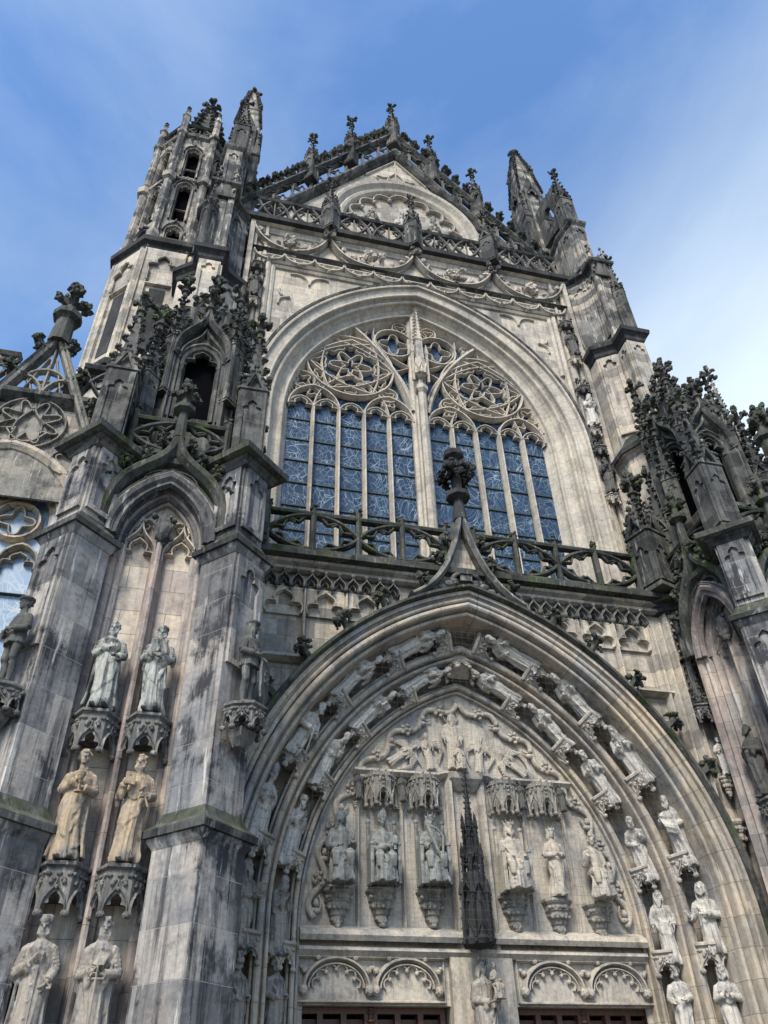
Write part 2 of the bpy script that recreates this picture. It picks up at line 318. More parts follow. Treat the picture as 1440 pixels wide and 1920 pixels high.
def tube(mb, pts, rr, seg=8):
    P = [Vector(p) for p in pts]; n = len(P)
    if not hasattr(rr, '__len__'): rr = [rr] * n
    rings = []; up = Vector((.31, .17, .93))
    for i in range(n):
        t = (P[min(i + 1, n - 1)] - P[max(i - 1, 0)]).normalized(); a = t.cross(up)
        if a.length < .1: a = t.cross(Vector((1, 0, 0)))
        a.normalize(); b = t.cross(a)
        rings.append([tuple(P[i] + (a * cos(2 * PI * j / seg) + b * sin(2 * PI * j / seg)) * rr[i]) for j in range(seg)])
    loft(mb, rings)
def j(a): return rnd.uniform(-a, a)
def lump(mb, c, r, seg=6, rings=4, Mx=None):     # a ball with a chipped, uneven surface
    n0 = len(mb.v); Ms = mb.M; mb.M = None; ball(mb, (0, 0, 0), r, seg, rings, Mx); mb.M = Ms; c = Vector(c)
    for i in range(n0, len(mb.v)):
        p = c + Vector(mb.v[i]) * rnd.uniform(.62, 1.3); mb.v[i] = tuple(Ms @ p if Ms is not None else p)
def leaf(mb, p, d, s, up=(0, 0, 1)):      # a crocket: a leaf that hugs the edge and curls over at its end
    p = Vector(p); d = Vector(d).normalized(); up = Vector(up); sd_ = d.cross(up).normalized(); q = p + d * s * .45 + up * s * .3
    R3 = Matrix((d, sd_, up)).transposed()
    tube(mb, [p - d * s * .2 - up * s * .3, p + d * s * .2, q], [s * .26, s * .24, s * .2], 5)
    for a, b, c, r in ((.12, 0, .12, .30), (-.02, .27, -.02, .24), (-.02, -.27, -.02, .24), (.26, 0, -.14, .22), (-.2, .16, -.3, .18)):
        lump(mb, q + d * s * (a + j(.07)) + sd_ * s * (b + j(.07)) + up * s * (c + j(.07)), (s * r * (1.25 + j(.3)), s * r * (1 + j(.3)), s * r * (.7 + j(.2))), 5, 4, R3 @ Matrix.Rotation(j(.6), 3, 'Y'))
def bigleaf(mb, p, d, s, up=(0, 0, 1)):
    p = Vector(p); d = Vector(d).normalized(); up = Vector(up).normalized(); sd_ = d.cross(up).normalized()
    tube(mb, [p - d * s * .25, p + d * s * .45], [s * .22, s * .2], 6)
    for k in range(9):
        a = 2 * PI * k / 9 + j(.3); r = s * (.42 + j(.1)); c = p + d * s * (.55 + j(.18)) + (sd_ * cos(a) + up * sin(a)) * r
        tube(mb, [p + d * s * .3, (p + d * s * .65 + c) / 2, c], [s * .13, s * .12, s * .07], 5)
        lump(mb, c, (s * .17 * (1 + j(.3)), s * .17 * (1 + j(.3)), s * .15 * (1 + j(.3))), 6, 4)
        lump(mb, c + (sd_ * cos(a + .5) + up * sin(a + .5)) * s * .13 - d * s * .1, s * (.10 + j(.02)), 5, 4)
    for k in range(4): lump(mb, p + d * s * (.8 + j(.1)) + sd_ * j(.2) * s + up * j(.2) * s, s * (.19 + j(.04)), 6, 4)
def finial(mb, x, y, z, s, rot=0):     # stem, collar, a cross of four leaves and a bud: height about 2.2 s
    stack(mb, x, y, [(z - .1 * s, .15 * s), (z + .55 * s, .12 * s), (z + 1.6 * s, .12 * s), (z + 1.95 * s, .13 * s)], 6)
    stack(mb, x, y, [(z + .25 * s, .14 * s), (z + .32 * s, .26 * s), (z + .42 * s, .26 * s), (z + .5 * s, .13 * s)], 8)
    for k in range(4):
        a = rot + k * PI / 2; d = Vector((cos(a), sin(a), 0)); c = Vector((x, y, z + 1.15 * s))
        tube(mb, [c - Vector((0, 0, .25 * s)), c + d * .3 * s, c + d * .5 * s + Vector((0, 0, .05 * s))], [.14 * s, .14 * s, .12 * s], 5)
        for q in range(4): lump(mb, c + d * (.45 + j(.12)) * s + Vector((j(.13), j(.13), j(.16) + .05)) * s, s * (.16 + j(.03)), 6, 4)
    for q in range(5): lump(mb, (x + j(.1) * s, y + j(.1) * s, z + (1.85 + j(.16)) * s), s * (.16 + j(.03)), 6, 4)
    lump(mb, (x, y, z + 2.05 * s), s * .15, 6, 5)

def cross_finial(mb, x, y, z, s, rot=.3):       # stem, four leafy arms and a bud: about 2.4 s high
    stack(mb, x, y, [(z - .2 * s, .3 * s), (z + .8 * s, .2 * s), (z + 1.7 * s, .17 * s)], 6)
    for k in range(4):
        a = rot + k * PI / 2; d = Vector((cos(a), sin(a), 0)); c = Vector((x, y, z + .95 * s)); t_ = Vector((-d.y, d.x, 0))
        tube(mb, [c - Vector((0, 0, .3 * s)), c + d * .35 * s, c + d * .75 * s + Vector((0, 0, .1 * s))], [.2 * s, .24 * s, .16 * s], 6)
        for q in range(9): lump(mb, c + d * (.62 + j(.26)) * s + t_ * j(.24) * s + Vector((0, 0, j(.2) + .06)) * s, s * (.17 + j(.04)), 6, 4)
    for q in range(12): lump(mb, (x + j(.2) * s, y + j(.2) * s, z + (1.95 + j(.3)) * s), s * (.21 + j(.05)), 6, 4)
CH = bpy.data.objects.new('gothic_cathedral', None); col.objects.link(CH); CH.location = (0, 0, 0)
CH['label'] = 'pale and blackened stone gothic cathedral front rising over the carved portal'; CH['category'] = 'cathedral'
def part(name, mb, mat, parent=CH, smooth=False): return link(name, mb.mesh(name, smooth), M[mat] if isinstance(mat, str) else mat, parent)

def pinnacle(x, y, z0, w, hs, hp, mat='dark', rot=0, crk=5, fs=None, panel=True, gab=True, fmat=None, parent=CH, cs=None):
    mb = MB(); h = w / 2; rt = rad(rot); z1 = z0 + hs
    cn = lambda z, k=1.: [(x + k * (a * cos(rt) - b * sin(rt)), y + k * (a * sin(rt) + b * cos(rt)), z) for a, b in ((-h, -h), (h, -h), (h, h), (-h, h))]
    loft(mb, [cn(z0, 1.14), cn(z0 + .12 * w, 1.14), cn(z0 + .25 * w, 1), cn(z1 - .1 * w, 1), cn(z1, 1.1), cn(z1 + .12 * w, 1.1), cn(z1 + .2 * w, .85)])
    for k in range(4):
        a = rot + 90 * k; fr = ang((x + h * sin(rad(a)), y - h * cos(rad(a)), 0), a); mb.M = fr
        if panel and hs > 1.2 * w:
            pw = h * .62
            extr(mb, [(-h, z0 + .28 * w), (h, z0 + .28 * w), (h, z1 - .1 * w), (-h, z1 - .1 * w)], [trefoil(pw, z1 - .1 * w - 1.1 * w if hs > 2 * w else z1 - .75 * w, w * .62, z0 + .42 * w, n=3)[::-1]], 0, .07 * w)
        if gab:
            g = 1.25 * w
            extr(mb, [(-h * 1.12, z1), (h * 1.12, z1), (0, z1 + g)], [[(-h * .6, z1 + .1 * w), (0, z1 + g * .72), (h * .6, z1 + .1 * w)]], -.02, .1 * w)
            for q in range(1, 4):
                t = q / 3.6
                for s_ in (-1, 1): ball(mb, (s_ * h * 1.15 * (1 - t), z1 + g * t, .05 * w), w * .11, 5, 4)
            ball(mb, (0, z1 + g * 1.08, .05 * w), (w * .12, w * .16, w * .12), 5, 4)
        mb.M = None
    loft(mb, [cn(z1 + .1 * w, .82), cn(z1 + hp * .5, .45), cn(z1 + hp, .07)])
    cs = cs or w * .3
    for q in range(crk):
        t = (q + .7) / (crk + .3); k = .82 * (1 - t) + .07 * t
        for c in cn(z1 + .1 * w + hp * t * .94, k):
            d = (c[0] - x, c[1] - y, 0); leaf(mb, c, d, cs * (1 - .35 * t))
    o = part('pinnacle', mb, mat, parent)
    fb = MB(); finial(fb, x, y, z1 + hp * .97, fs or w * .62, rt + PI / 4 * 0); part('finial', fb, fmat or mat, o)
    return o

# ------------------------------------------------------------------ ground and the body of the church behind the front
mb = MB(); mb.add([(-400, -400, 0), (400, -400, 0), (400, 400, 0), (-400, 400, 0)], [(0, 1, 2, 3)])
g = part('ground', mb, 'ground', None); g['kind'] = 'structure'
mb = MB(); box(mb, -6.6, 6.6, 2.2, 40, 0, 33.5); part('transept_body', mb, 'upper')
mb = MB(); mb.add([(-6.6, 2.2, 33.5), (6.6, 2.2, 33.5), (0, 2.2, 43.5), (-6.6, 40, 33.5), (6.6, 40, 33.5), (0, 40, 43.5)], [(0, 1, 2), (3, 5, 4), (0, 2, 5, 3), (1, 4, 5, 2)]); part('roof', mb, 'dark')
FR = ang((0, 0, 0), 0)     # front frame: (x, z, distance in front of y = 0)
PC, PZ = 2.1, 5.6          # centres of the portal arches
def parch(r, z0=0., n=26): return pointed(r - PC, PZ, r, z0, n)
# ------------------------------------------------------------------ portal
r0 = 7.0
def rollp(r, d, q, n=5): return [(r + q * cos(PI * i / n), d + q * sin(PI * i / n)) for i in range(n + 1)]     # half-round seen from outside to inside
prof = [(8.32, 2.3), (8.32, 2.98), (8.2, 3.0), (8.19, 2.9), (8.14, 2.86)] + rollp(8.08, 2.88, .055) + [(8.01, 2.72)] + rollp(7.92, 2.84, .08) + [(7.83, 2.62), (7.80, 2.62)] + rollp(7.74, 2.68, .05) + [(7.68, 2.5), (7.66, 2.1), (7.6, 1.6), (7.45, 1.38), (7.27, 1.4), (7.23, 1.85)] + rollp(7.19, 1.9, .035) + [(7.15, 1.8)] + rollp(7.07, 1.96, .075) + [(6.98, 1.78), (6.95, 1.78)] + rollp(6.90, 1.86, .045) + [(6.84, 1.7), (6.82, 1.3), (6.75, 1.05), (6.6, .95), (6.44, 1.0), (6.42, 1.3)] + rollp(6.38, 1.34, .035) + [(6.34, 1.26)] + rollp(6.28, 1.4, .055) + [(6.215, 1.24)] + rollp(6.17, 1.3, .035) + [(6.12, 1.15), (6.0, 1.1)]
mb = MB(); mb.M = FR; sweep(mb, parch(r0, 0, 34), [(r - r0, d) for r, d in prof], caps=False); AR = part('portal_arch', mb, 'warmmould')
# hood with black crust on the outside of the arch, and its ogee rise in the middle
mb = MB(); mb.M = FR
hood = [(8.30, 2.5), (8.31, 3.04), (8.35, 3.14), (8.42, 3.14), (8.46, 3.05), (8.5, 2.85), (8.5, 2.4)]
hp = [p for p in pointed(8.4 - PC, PZ, 8.4, 4.6, 34)]
sweep(mb, hp, [(r - 8.4, d) for r, d in hood], caps=True); part('hood_moulding', mb, 'mossy')
mb = MB(); mb.M = FR
def gside(s): return [(s * x, z) for x, z in bez((1.62, 13.28), (.8, 13.72), (.3, 14.6), (.03, 16.3), 14)]
for s in (-1, 1): sweep(mb, gside(s) if s < 0 else gside(s)[::-1], [(-.10, 2.5), (-.10, 3.02), (-.03, 3.14), (.04, 3.12), (.10, 3.0), (.10, 2.5)])
GB = part('portal_gablet', mb, 'carvdark')
mb = MB(); mb.M = FR
gp = gside(-1) + gside(1)[::-1][1:]; ap = [(x, z) for x, z in pointed(8.5 - PC, PZ, 8.5, None, 60) if abs(x) < 1.65][::-1]
extr(mb, gp + ap, [], 2.4, 2.75); part('gablet_field', mb, 'warm', GB)
mb = MB(); mb.M = FR     # carved book and two crouching beasts in the field
box(mb, -.17, 0, 14.0, 14.42, 2.75, 2.92); box(mb, 0.0, .17, 14.0, 14.42, 2.76, 2.925)
for s in (-1, 1):
    for a, b, r in ((.36, 14.0, .15), (.52, 13.88, .17), (.72, 13.74, .15), (.33, 14.2, .1), (.95, 13.66, .12), (.3, 13.9, .1)): ball(mb, (s * a, b, 2.8), (r * 1.2, r * .8, .14), 8, 5)
    tube(mb, [(s * .42, 14.02, 2.85), (s * .3, 14.15, 2.95), (s * .2, 14.2, 2.93)], [.07, .06, .04])
part('relief_carving', mb, 'carvdark', GB)
mb = MB()    # tall finial on the gablet
stack(mb, 0, -2.95, [(16.1, .2), (16.9, .13)], 8); stack(mb, 0, -2.95, [(16.85, .14), (16.95, .34), (17.1, .34), (17.2, .15)], 8); stack(mb, 0, -2.95, [(17.2, .14), (18.75, .15)], 6)
for k in range(4):
    d = Vector((cos(k * PI / 2 + PI / 4), sin(k * PI / 2 + PI / 4), 0)); bigleaf(mb, Vector((0, -2.95, 17.95)) + d * .12, d, .55)
stack(mb, 0, -2.95, [(18.5, .17), (18.62, .3), (18.8, .3), (18.92, .16), (18.97, .05)], 8); part('gablet_finial', mb, 'black', GB)
# leafy crockets along the hood
for s in (-1, 1):
    for a in (23, 32, 41, 50, 58.5):
        r = 8.55; p = Vector((s * (-PC + r * cos(rad(a))), -2.9, PZ + r * sin(rad(a)))); d = Vector((s * cos(rad(a)), -.35, sin(rad(a)) + .3))
        if p.x < -5.2 and a < 30: pass
        mb = MB(); bigleaf(mb, p, d, .44, (0, -1, .3)); part('crocket', mb, 'mossy')
    for (x, z), k in ((gside(1)[4], .4), (gside(1)[8], .38), (gside(1)[11], .36)):
        mb = MB(); bigleaf(mb, (s * (x + .1), -2.95, z), (s, -.2, .35), k, (0, -1, .2)); part('crocket', mb, 'mossy')
# tympanum
mb = MB(); mb.M = FR
extr(mb, pointed(6.16 - PC, PZ, 6.16, 5.2, 20), [], .9, 1.22); TY = part('tympanum', mb, 'carv')
mb = MB(); mb.M = FR
for x in (-2.75, -1.68, 1.45, 2.54): sweep(mb, [(x, 5.3), (x, 8.9)], BAR(.10, 1.34, 1.2), caps=False)
sweep(mb, [(-4.06, 5.45), (4.06, 5.45)], [(-.12, 1.2), (-.2, 1.5), (-.1, 1.56), (0, 1.5), (.14, 1.24)], caps=True)
sweep(mb, [(-4.06, 5.08), (4.06, 5.08)], [(-.1, 1.2), (-.1, 1.34), (0, 1.44), (.08, 1.4), (.1, 1.2)], caps=True)
sweep(mb, [(-2.86, 9.0), (-.72, 9.0), (-.56, 9.06), (.56, 9.06), (.72, 9.0), (2.86, 9.0)], [(-.1, 1.2), (-.06, 1.36), (.02, 1.46), (.08, 1.44), (.1, 1.2)], caps=True)
part('string_course', mb, 'carv', TY)
mb = MB(); mb.M = FR
for s in (-1, 1): sweep(mb, [(s * .42 + .0, 5.1), (s * .42, 8.95)], BAR(.22, 1.42, 1.2), caps=False); 
prism_pts = [(-.5, 1.2), (.5, 1.2), (.36, 1.5), (-.36, 1.5)]
loft(mb, [[(x * k, z, 1.2 + (d - 1.2) * k2) for x, d in prism_pts] for z, k, k2 in ((8.7, .6, .3), (8.95, 1.1, 1.1), (9.1, 1.15, 1.2))]); part('tympanum_pier', mb, 'carv', TY)
# vine scroll following the arch
mb = MB(); mb.M = FR
def arcpt(r, a, s): return Vector((s * (-PC + r * cos(rad(a))), PZ + r * sin(rad(a)), 1.3))
for s in (-1, 1):
    vine = []; vine2 = []
    for i in range(101):
        a = 1 + 67.5 * i / 100; ph = i / 100 * 6.0 * 2 * PI
        vine.append(arcpt(5.84 + .15 * sin(ph), a, s)); vine2.append(arcpt(5.84 - .13 * sin(ph), a, s))
    tube(mb, vine, .078, 6); tube(mb, [p + Vector((0, 0, .04)) for p in vine], .03, 5)
    [tube(mb, vine2[k * 8 + 2:k * 8 + 8], [.03, .03, .03, .03, .025, .012], 5) for k in range(12)]
    for k in range(12):
        a = 3.5 + 5.4 * k; c = arcpt(5.82, a, s)
        if k % 2: 
            for q in range(5): ball(mb, c + Vector((.12 * cos(q * 1.256), .12 * sin(q * 1.256), .04)), .06, 6, 4)
            ball(mb, c + Vector((0, 0, .07)), .055, 6, 4)
        else:      # small prophet busts in the loops
            ball(mb, c + Vector((0, .03, .05)), (.07, .085, .08), 8, 6); ball(mb, c + Vector((0, -.10, .02)), (.13, .07, .07), 8, 5); ball(mb, c + Vector((0, .10, .04)), (.07, .03, .06), 6, 4)
part('vine_scroll', mb, 'carv', TY, True)
# lintel with blind arches, door heads
mb = MB(); mb.M = FR
extr(mb, [(-4.1, 4.1), (4.1, 4.1), (4.1, 5.25), (-4.1, 5.25)], [], .9, 1.2); box(mb, -.72, .72, 0, 5.0, .6, 1.38)
LT = part('lintel', mb, 'carv')
mbs = (MB(), MB())
for cx in (-3.22, -1.68, 1.68, 3.22):
    mb = mbs[cx > 0]; mb.M = FR
    h = .74
    a_ = [(cx - (h - .05) * cos(PI * i / 18), 4.40 + .55 * sin(PI * i / 18)) for i in range(19)]; sweep(mb, a_, BAR(.10, 1.38, 1.2)); a2 = [(cx - (h - .15) * cos(PI * i / 18), 4.40 + .45 * sin(PI * i / 18)) for i in range(19)]; sweep(mb, a2, BAR(.06, 1.32, 1.2))
    n = len(a2)
    for k in range(6):
        p = Vector(a2[int(k * (n - 1) / 6)]); q = Vector(a2[int((k + 1) * (n - 1) / 6)]); b_ = bulge(p + (Vector((cx, 4.4)) - p) * .18, q + (Vector((cx, 4.4)) - q) * .18, .35, 5); sweep(mb, b_, BAR(.05, 1.29, 1.2))
        if k: 
            c = p + (Vector((cx, 4.4)) - p) * .26; ball(mb, (c.x, c.y, 1.26), .05, 6, 4)
    for s in (-1, 1): ball(mb, (cx + s * (h - .04), 4.36, 1.3), (.10, .12, .12), 7, 5)
    for k in (3, 6, 12, 15):
        p = Vector(a_[k]); d = (p - Vector((cx, 4.4))).normalized(); q = p + d * .1; ball(mb, (q.x, q.y, 1.3), .07, 6, 4); q = p + d * .17; ball(mb, (q.x, q.y + .03, 1.28), .05, 6, 4)
for s in (-1, 1): mb = mbs[s > 0]; sweep(mb, [(s * 2.45 - 1.62, 4.98), (s * 2.45 + 1.62, 4.98)], BAR(.09, 1.34, 1.2)); sweep(mb, [(s * 2.45 - 1.6, 4.16), (s * 2.45 - 1.6, 5.0)], BAR(.06, 1.28, 1.2)); sweep(mb, [(s * 2.45 + 1.6, 4.16), (s * 2.45 + 1.6, 5.0)], BAR(.06, 1.28, 1.2)); sweep(mb, [(s * 2.45 - 1.6, 4.16), (s * 2.45 + 1.6, 4.16)], BAR(.08, 1.3, 1.19))
for mb in mbs: part('blind_arcade', mb, 'carv', LT)
for s in (-1, 1):
    for q in (-1, 1):
        cx = s * 2.42 + q * .83; mb = MB(); mb.M = FR
        extr(mb, [(cx - .8, 0), (cx + .8, 0), (cx + .8, 4.1), (cx - .8, 4.1)], [[(cx + k - .19, z0), (cx + k - .19, z1), (cx + k + .19, z1), (cx + k + .19, z0)] for k in (-.5, 0, .5) for z0, z1 in ((.4, 2.2), (2.5, 3.4), (3.55, 3.98))], .76, .98); D = part('door_leaf', mb, 'wood')
        mb = MB(); mb.M = FR; box(mb, cx - .76, cx + .76, .3, 3.9, .76, .82)
        for k in (-.5, 0, .5):
            for z in (3.1, 3.3, 3.5): ball(mb, (cx + k + j(.05), z, .85), (.09, .07, .05), 7, 5)
        part('door_panel', mb, 'wood', D)
    mb = MB(); mb.M = FR; stack_ = [(.93, .06), (.95, .08)]
    tube(mb, [(s * 2.42, 0, .95), (s * 2.42, 4.08, .95)], .07, 8)
    for z in (3.7, 3.85, 4.0): ball(mb, (s * 2.42, z, .97), (.10, .05, .09), 8, 5)
    part('door_post', mb, 'wood')
net = MB(); net.M = FR; nr_ = 7.72
def net_x(z): return -PC + nr_ if z < PZ else -PC + math.sqrt(max(0, nr_ ** 2 - (z - PZ) ** 2))
ztop = PZ + math.sqrt(nr_ ** 2 - PC ** 2)
for i in range(-30, 31):
    x = .185 * i; zt = PZ + math.sqrt(max(0, nr_ ** 2 - (abs(x) + PC) ** 2)) if abs(x) < nr_ - PC else 0
    if zt > 5.4: tube(net, [(x, 5.3, 2.62), (x, zt, 2.62)], .0022, 3)
for i in range(43):
    z = 5.3 + .185 * i; xx = net_x(z)
    if z < ztop: tube(net, [(-xx, z, 2.622), (xx, z, 2.622)], .0022, 3)
nt = part('bird_net', net, 'wire', None); nt['label'] = 'fine square meshed bird net stretched across the carved arch bands above the doors'; nt['category'] = 'net'
# ------------------------------------------------------------------ canopies, consoles
def canopy(mb, w, h, d=None, faces=3, pend=True, slab=True):    # local frame: origin at the middle of its top on the wall, z outward
    d = d or w * .62; hw = w / 2
    pl = [(-hw, 0), (-hw * .98, d * .42), (-hw * .5, d), (hw * .5, d), (hw * .98, d * .42), (hw, 0)]
    Z = lambda y, k, dd=0: [(x * k, y, max(0, z * k)) for x, z in pl]
    M0 = mb.M
    if slab: loft(mb, [Z(0, 1.02), Z(-.03 * w, 1.1), Z(-.09 * w, 1.1), Z(-.14 * w, .98)])
    y0 = -.12 * w if slab else 0
    loft(mb, [Z(y0, .93), Z(-h * .62, .88), Z(-h * .64, .5)])
    for i in range(1, 4) if faces == 3 else range(5):
        a = Vector(pl[i]); b = Vector(pl[i + 1]); e = (b - a); ln = e.length; e.normalize(); mid = (a + b) / 2
        fr = M0 @ frame((mid.x, 0, mid.y), (e.x, 0, e.y), (0, 1, 0), (-e.y, 0, e.x)); mb.M = fr
        hh = ln / 2; y1 = -h; ym = -h * .58
        extr(mb, [(-hh, y0), (-hh, y1)] + [(-hh * .78, y1)] + [(x, z) for x, z in trefoil(hh * .76, y1 + .02, h * .40, n=4)] + [(hh * .78, y1), (hh, y1), (hh, y0)], [], -.03 * w, .0)
        sweep(mb, ogee(hh * .92, y1 + h * .05, h * .62, 0, 7), BAR(.035 * w, .06 * w, -.01))
        for s in (-1, 1): ball(mb, (s * hh * .95, y1 + .02 * w, .01), (w * .085, w * .075, w * .07), 6, 5)
        for q in range(5): ball(mb, (hh * (-.8 + .4 * q), y0 - h * (.12 + .10 * (q % 2)), .01), (w * .065, w * .05, w * .045), 5, 4)
        for q in (-.5, 0, .5): ball(mb, (hh * q, y0 - h * (.28 + .1 * (q == 0)), .02), (w * .05, w * .06, w * .045), 5, 4)
    mb.M = M0
def console(mb, w, h):         # tapering bracket under a seated figure
    pl = [(-.5, 0), (-.46, .3), (-.25, .52), (.25, .52), (.46, .3), (.5, 0)]
    R_ = lambda y, k: [(x * w * k, y * h, z * w * k) for x, z in pl]
    loft(mb, [R_(0, 1.04), R_(-.07, 1.08), R_(-.12, 1.0), R_(-.16, .9), R_(-.3, .88), R_(-.34, .78), R_(-.42, .8), R_(-.5, .62), R_(-.62, .56), R_(-.66, .46), R_(-.74, .48), R_(-.80, .32), R_(-1, .12)])
    for q in range(7): ball(mb, (w * .4 * (q - 3) / 3, -.23 * h, w * (.5 - .05 * abs(q - 3))), (w * .08, h * .05, w * .06), 6, 4)
    for q in range(5): ball(mb, (w * .3 * (q - 2) / 2, -.46 * h, w * (.40 - .05 * abs(q - 2))), (w * .09, h * .06, w * .07), 6, 4)
    for q in range(5): ball(mb, (w * .1 * (q - 2) / 2, (-.78 - .03 * (q % 2)) * h, w * .22), (w * .07, h * .06, w * .07), 6, 4)
    ball(mb, (0, -.88 * h, w * .18), (w * .13, h * .07, w * .12), 8, 5)
ARCH = []       # (order, side, angle) -> statue frames
def arch_frame(r, a, s, y, tilt=.75):
    if a < 0: p = Vector((s * (r - PC), y, PZ + r * sin(rad(a)))); er = Vector((s, 0, 0)); t = Vector((0, 0, 1))
    else: p = Vector((s * (-PC + r * cos(rad(a))), y, PZ + r * sin(rad(a)))); er = Vector((s * cos(rad(a)), 0, sin(rad(a)))); t = Vector((-s * sin(rad(a)), 0, cos(rad(a))))
    n = (-er * tilt + Vector((0, -1, 0)) * (1 - tilt * .5)).normalized(); u = t.cross(n)
    return frame(p, u, t, n)
def rframe(r, a, s, y):
    return arch_frame(r, a, s, y, .5)
for s in (-1, 1):
    for r, y, w_, h_, angs in ((7.56, -1.85, .84, .60, (70.5, 58.3, 43.3, 29, 12.8, -2.4)), (6.70, -1.35, .74, .54, (58.8, 43.6, 29.4, 12.6, -3.4))):
        for a in angs:
            mb = MB(); mb.M = rframe(r + .03, a, s, y + .18); canopy(mb, w_, h_, w_ * .72, 5); part('statue_canopy', mb, 'carv' if a > 20 else 'carv', AR)
mb = MB(); mb.M = frame((0, -1.3, 11.95), (1, 0, 0), (0, 1, 0), (0, 0, -1)) if False else frame((0, -1.35, 12.0), (1, 0, 0), (0, .5, .87), (0, -.87, .5)); canopy(mb, .7, .55, .5, 5); part('keystone_canopy', mb, 'carv', AR)
# tympanum consoles, canopies
SEAT = ((-3.22, 6.3), (-2.22, 6.34), (-1.04, 6.36), (.95, 6.3), (2.03, 6.25), (3.06, 6.2))
for x, z in SEAT:
    mb = MB(); mb.M = ang((x, -1.22, z), 0); console(mb, .68, .85); part('console', mb, 'carvmid', TY)
for x in (-2.2, -1.08, 1.0, 2.02):
    mb = MB(); mb.M = ang((x, -1.22, 8.95), 0); canopy(mb, .74, .8, .42, 5, slab=False)
    for k in (-.36, -.12, .12, .36): sweep(mb, [(k * .72, -.75), (k * .72, .05)], BAR(.05, .5 - abs(k) * .4, .2)); ball(mb, (k * .72, -.8, .42 - abs(k) * .3), (.05, .08, .05), 6, 4)
    for k in (-.24, 0, .24):
        for q in range(4): ball(mb, (k * .72, -.1 - .1 * q, .45 - abs(k) * .3), (.045, .05, .045), 5, 4)
    part('tympanum_canopy', mb, 'carvmid', TY)
for x in (-2.77, -1.68, 1.42, 2.52):
    mb = MB(); mb.M = ang((x, -1.22, 8.28), 0); console(mb, .22, .25); part('small_console', mb, 'carv', TY)
# black openwork canopy over the figure between the doors
mb = MB()
cx, cy = -.22, -1.95
stack(mb, cx, cy, [(5.22, .26), (5.6, .24), (6.6, .17), (6.62, .12), (7.5, .10), (8.2, .05), (8.9, .02)], 6)
for k in range(6):
    a = k * PI / 3
    for r1, z0, z1, tw in ((.33, 5.15, 6.35, .035), (.24, 6.2, 7.15, .03), (.17, 7.0, 7.8, .025)):
        x, y = cx + r1 * cos(a), cy + r1 * sin(a); tube(mb, [(x, y, z0), (x, y, z1 - .2)], tw, 5); stack(mb, x, y, [(z1 - .22, tw * 1.5), (z1 - .1, tw), (z1 + .12, .006)], 4)
        for q in range(6): ball(mb, (x + cos(a) * .03, y + sin(a) * .03, z0 + .1 + (z1 - z0) * q / 6), tw * .75, 5, 3)
    for r1, z in ((.3, 5.2), (.31, 6.0), (.22, 6.75), (.16, 7.4)):
        x, y = cx + r1 * cos(a + PI / 6) * .9, cy + r1 * sin(a + PI / 6) * .9
        mb.M = ang((x, y, 0), math.degrees(a + PI / 6) + 90); sweep(mb, ogee(r1 * .42, z, r1 * 1.4, 0, 6), BAR2(.03, .03, -.02)); mb.M = None
        ball(mb, (x, y, z - .02), .04, 5, 4)
for q in range(9):
    for k in range(4): leaf(mb, (cx + .05 * cos(k * PI / 2), cy + .05 * sin(k * PI / 2), 7.6 + .14 * q), (cos(k * PI / 2), sin(k * PI / 2), .2), .06)
finial(mb, cx, cy, 8.78, .12); stack(mb, cx, cy, [(5.05, .05), (5.12, .3), (5.22, .33), (5.3, .27)], 6); box(mb, cx - .12, cx + .12, cy, -1.2, 5.25, 5.6)
part('spire_canopy', mb, 'black')
# ------------------------------------------------------------------ portal wall above the arch
mb = MB(); mb.M = FR
arc_ = [p for p in pointed(8.3 - PC, PZ, 8.3, 0, 20)]
extr(mb, [(-7.2, 0)] + arc_ + [(7.2, 0), (7.2, 14.3), (-7.2, 14.3)], [], 1.9, 2.45); PW = part('portal_wall', mb, 'warm')
zarc = lambda x: PZ + math.sqrt(max(0, 8.5 ** 2 - (abs(x) + PC) ** 2)) if abs(x) < 6.4 else 0
px = [-5.55 + 1.11 * i for i in range(11)]
mbs = (MB(), MB())
for i, x in enumerate(px):
    mb = mbs[x > .1]; mb.M = FR
    z0 = max(11.3, zarc(x) + .05)
    if z0 < 13.2: sweep(mb, [(x, z0), (x, 13.35)], BAR(.11, 2.66, 2.44), caps=False)
    if i < 10:
        cx = x + .555
        if zarc(cx) < 12.9: 
            extr(mb, [(cx - .5, 12.55), (cx - .5, 13.4), (cx + .5, 13.4), (cx + .5, 12.55)], [trefoil(.496, 12.6, .7, 12.552, cx, 5)], 2.44, 2.53)
            sweep(mb, trefoil(.47, 12.58, .7, None, cx, 5), BAR(.075, 2.62, 2.45))
            for s in (-1, 1): ball(mb, (cx + s * .22, 12.9, 2.55), .05, 6, 4)
for s in (-1, 1): mb = mbs[s > 0]; sweep(mb, [(s * 5.0 - .85, 11.25), (s * 5.0 + .85, 11.25)], [(-.1, 2.44), (-.08, 2.55), (.0, 2.72), (.06, 2.7), (.12, 2.44)])
for s in (-1, 1):
    mb = mbs[s > 0]
    for k in range(3): sweep(mb, [(s * (5.65 + .18 * k), 5), (s * (5.65 + .18 * k), 13.4)], BAR(.15, 2.7 + .12 * k, 2.4), caps=False)
for mb in mbs: part('blind_arcade', mb, 'pale', PW)
mbs = (MB(), MB())       # hanging cusped frieze
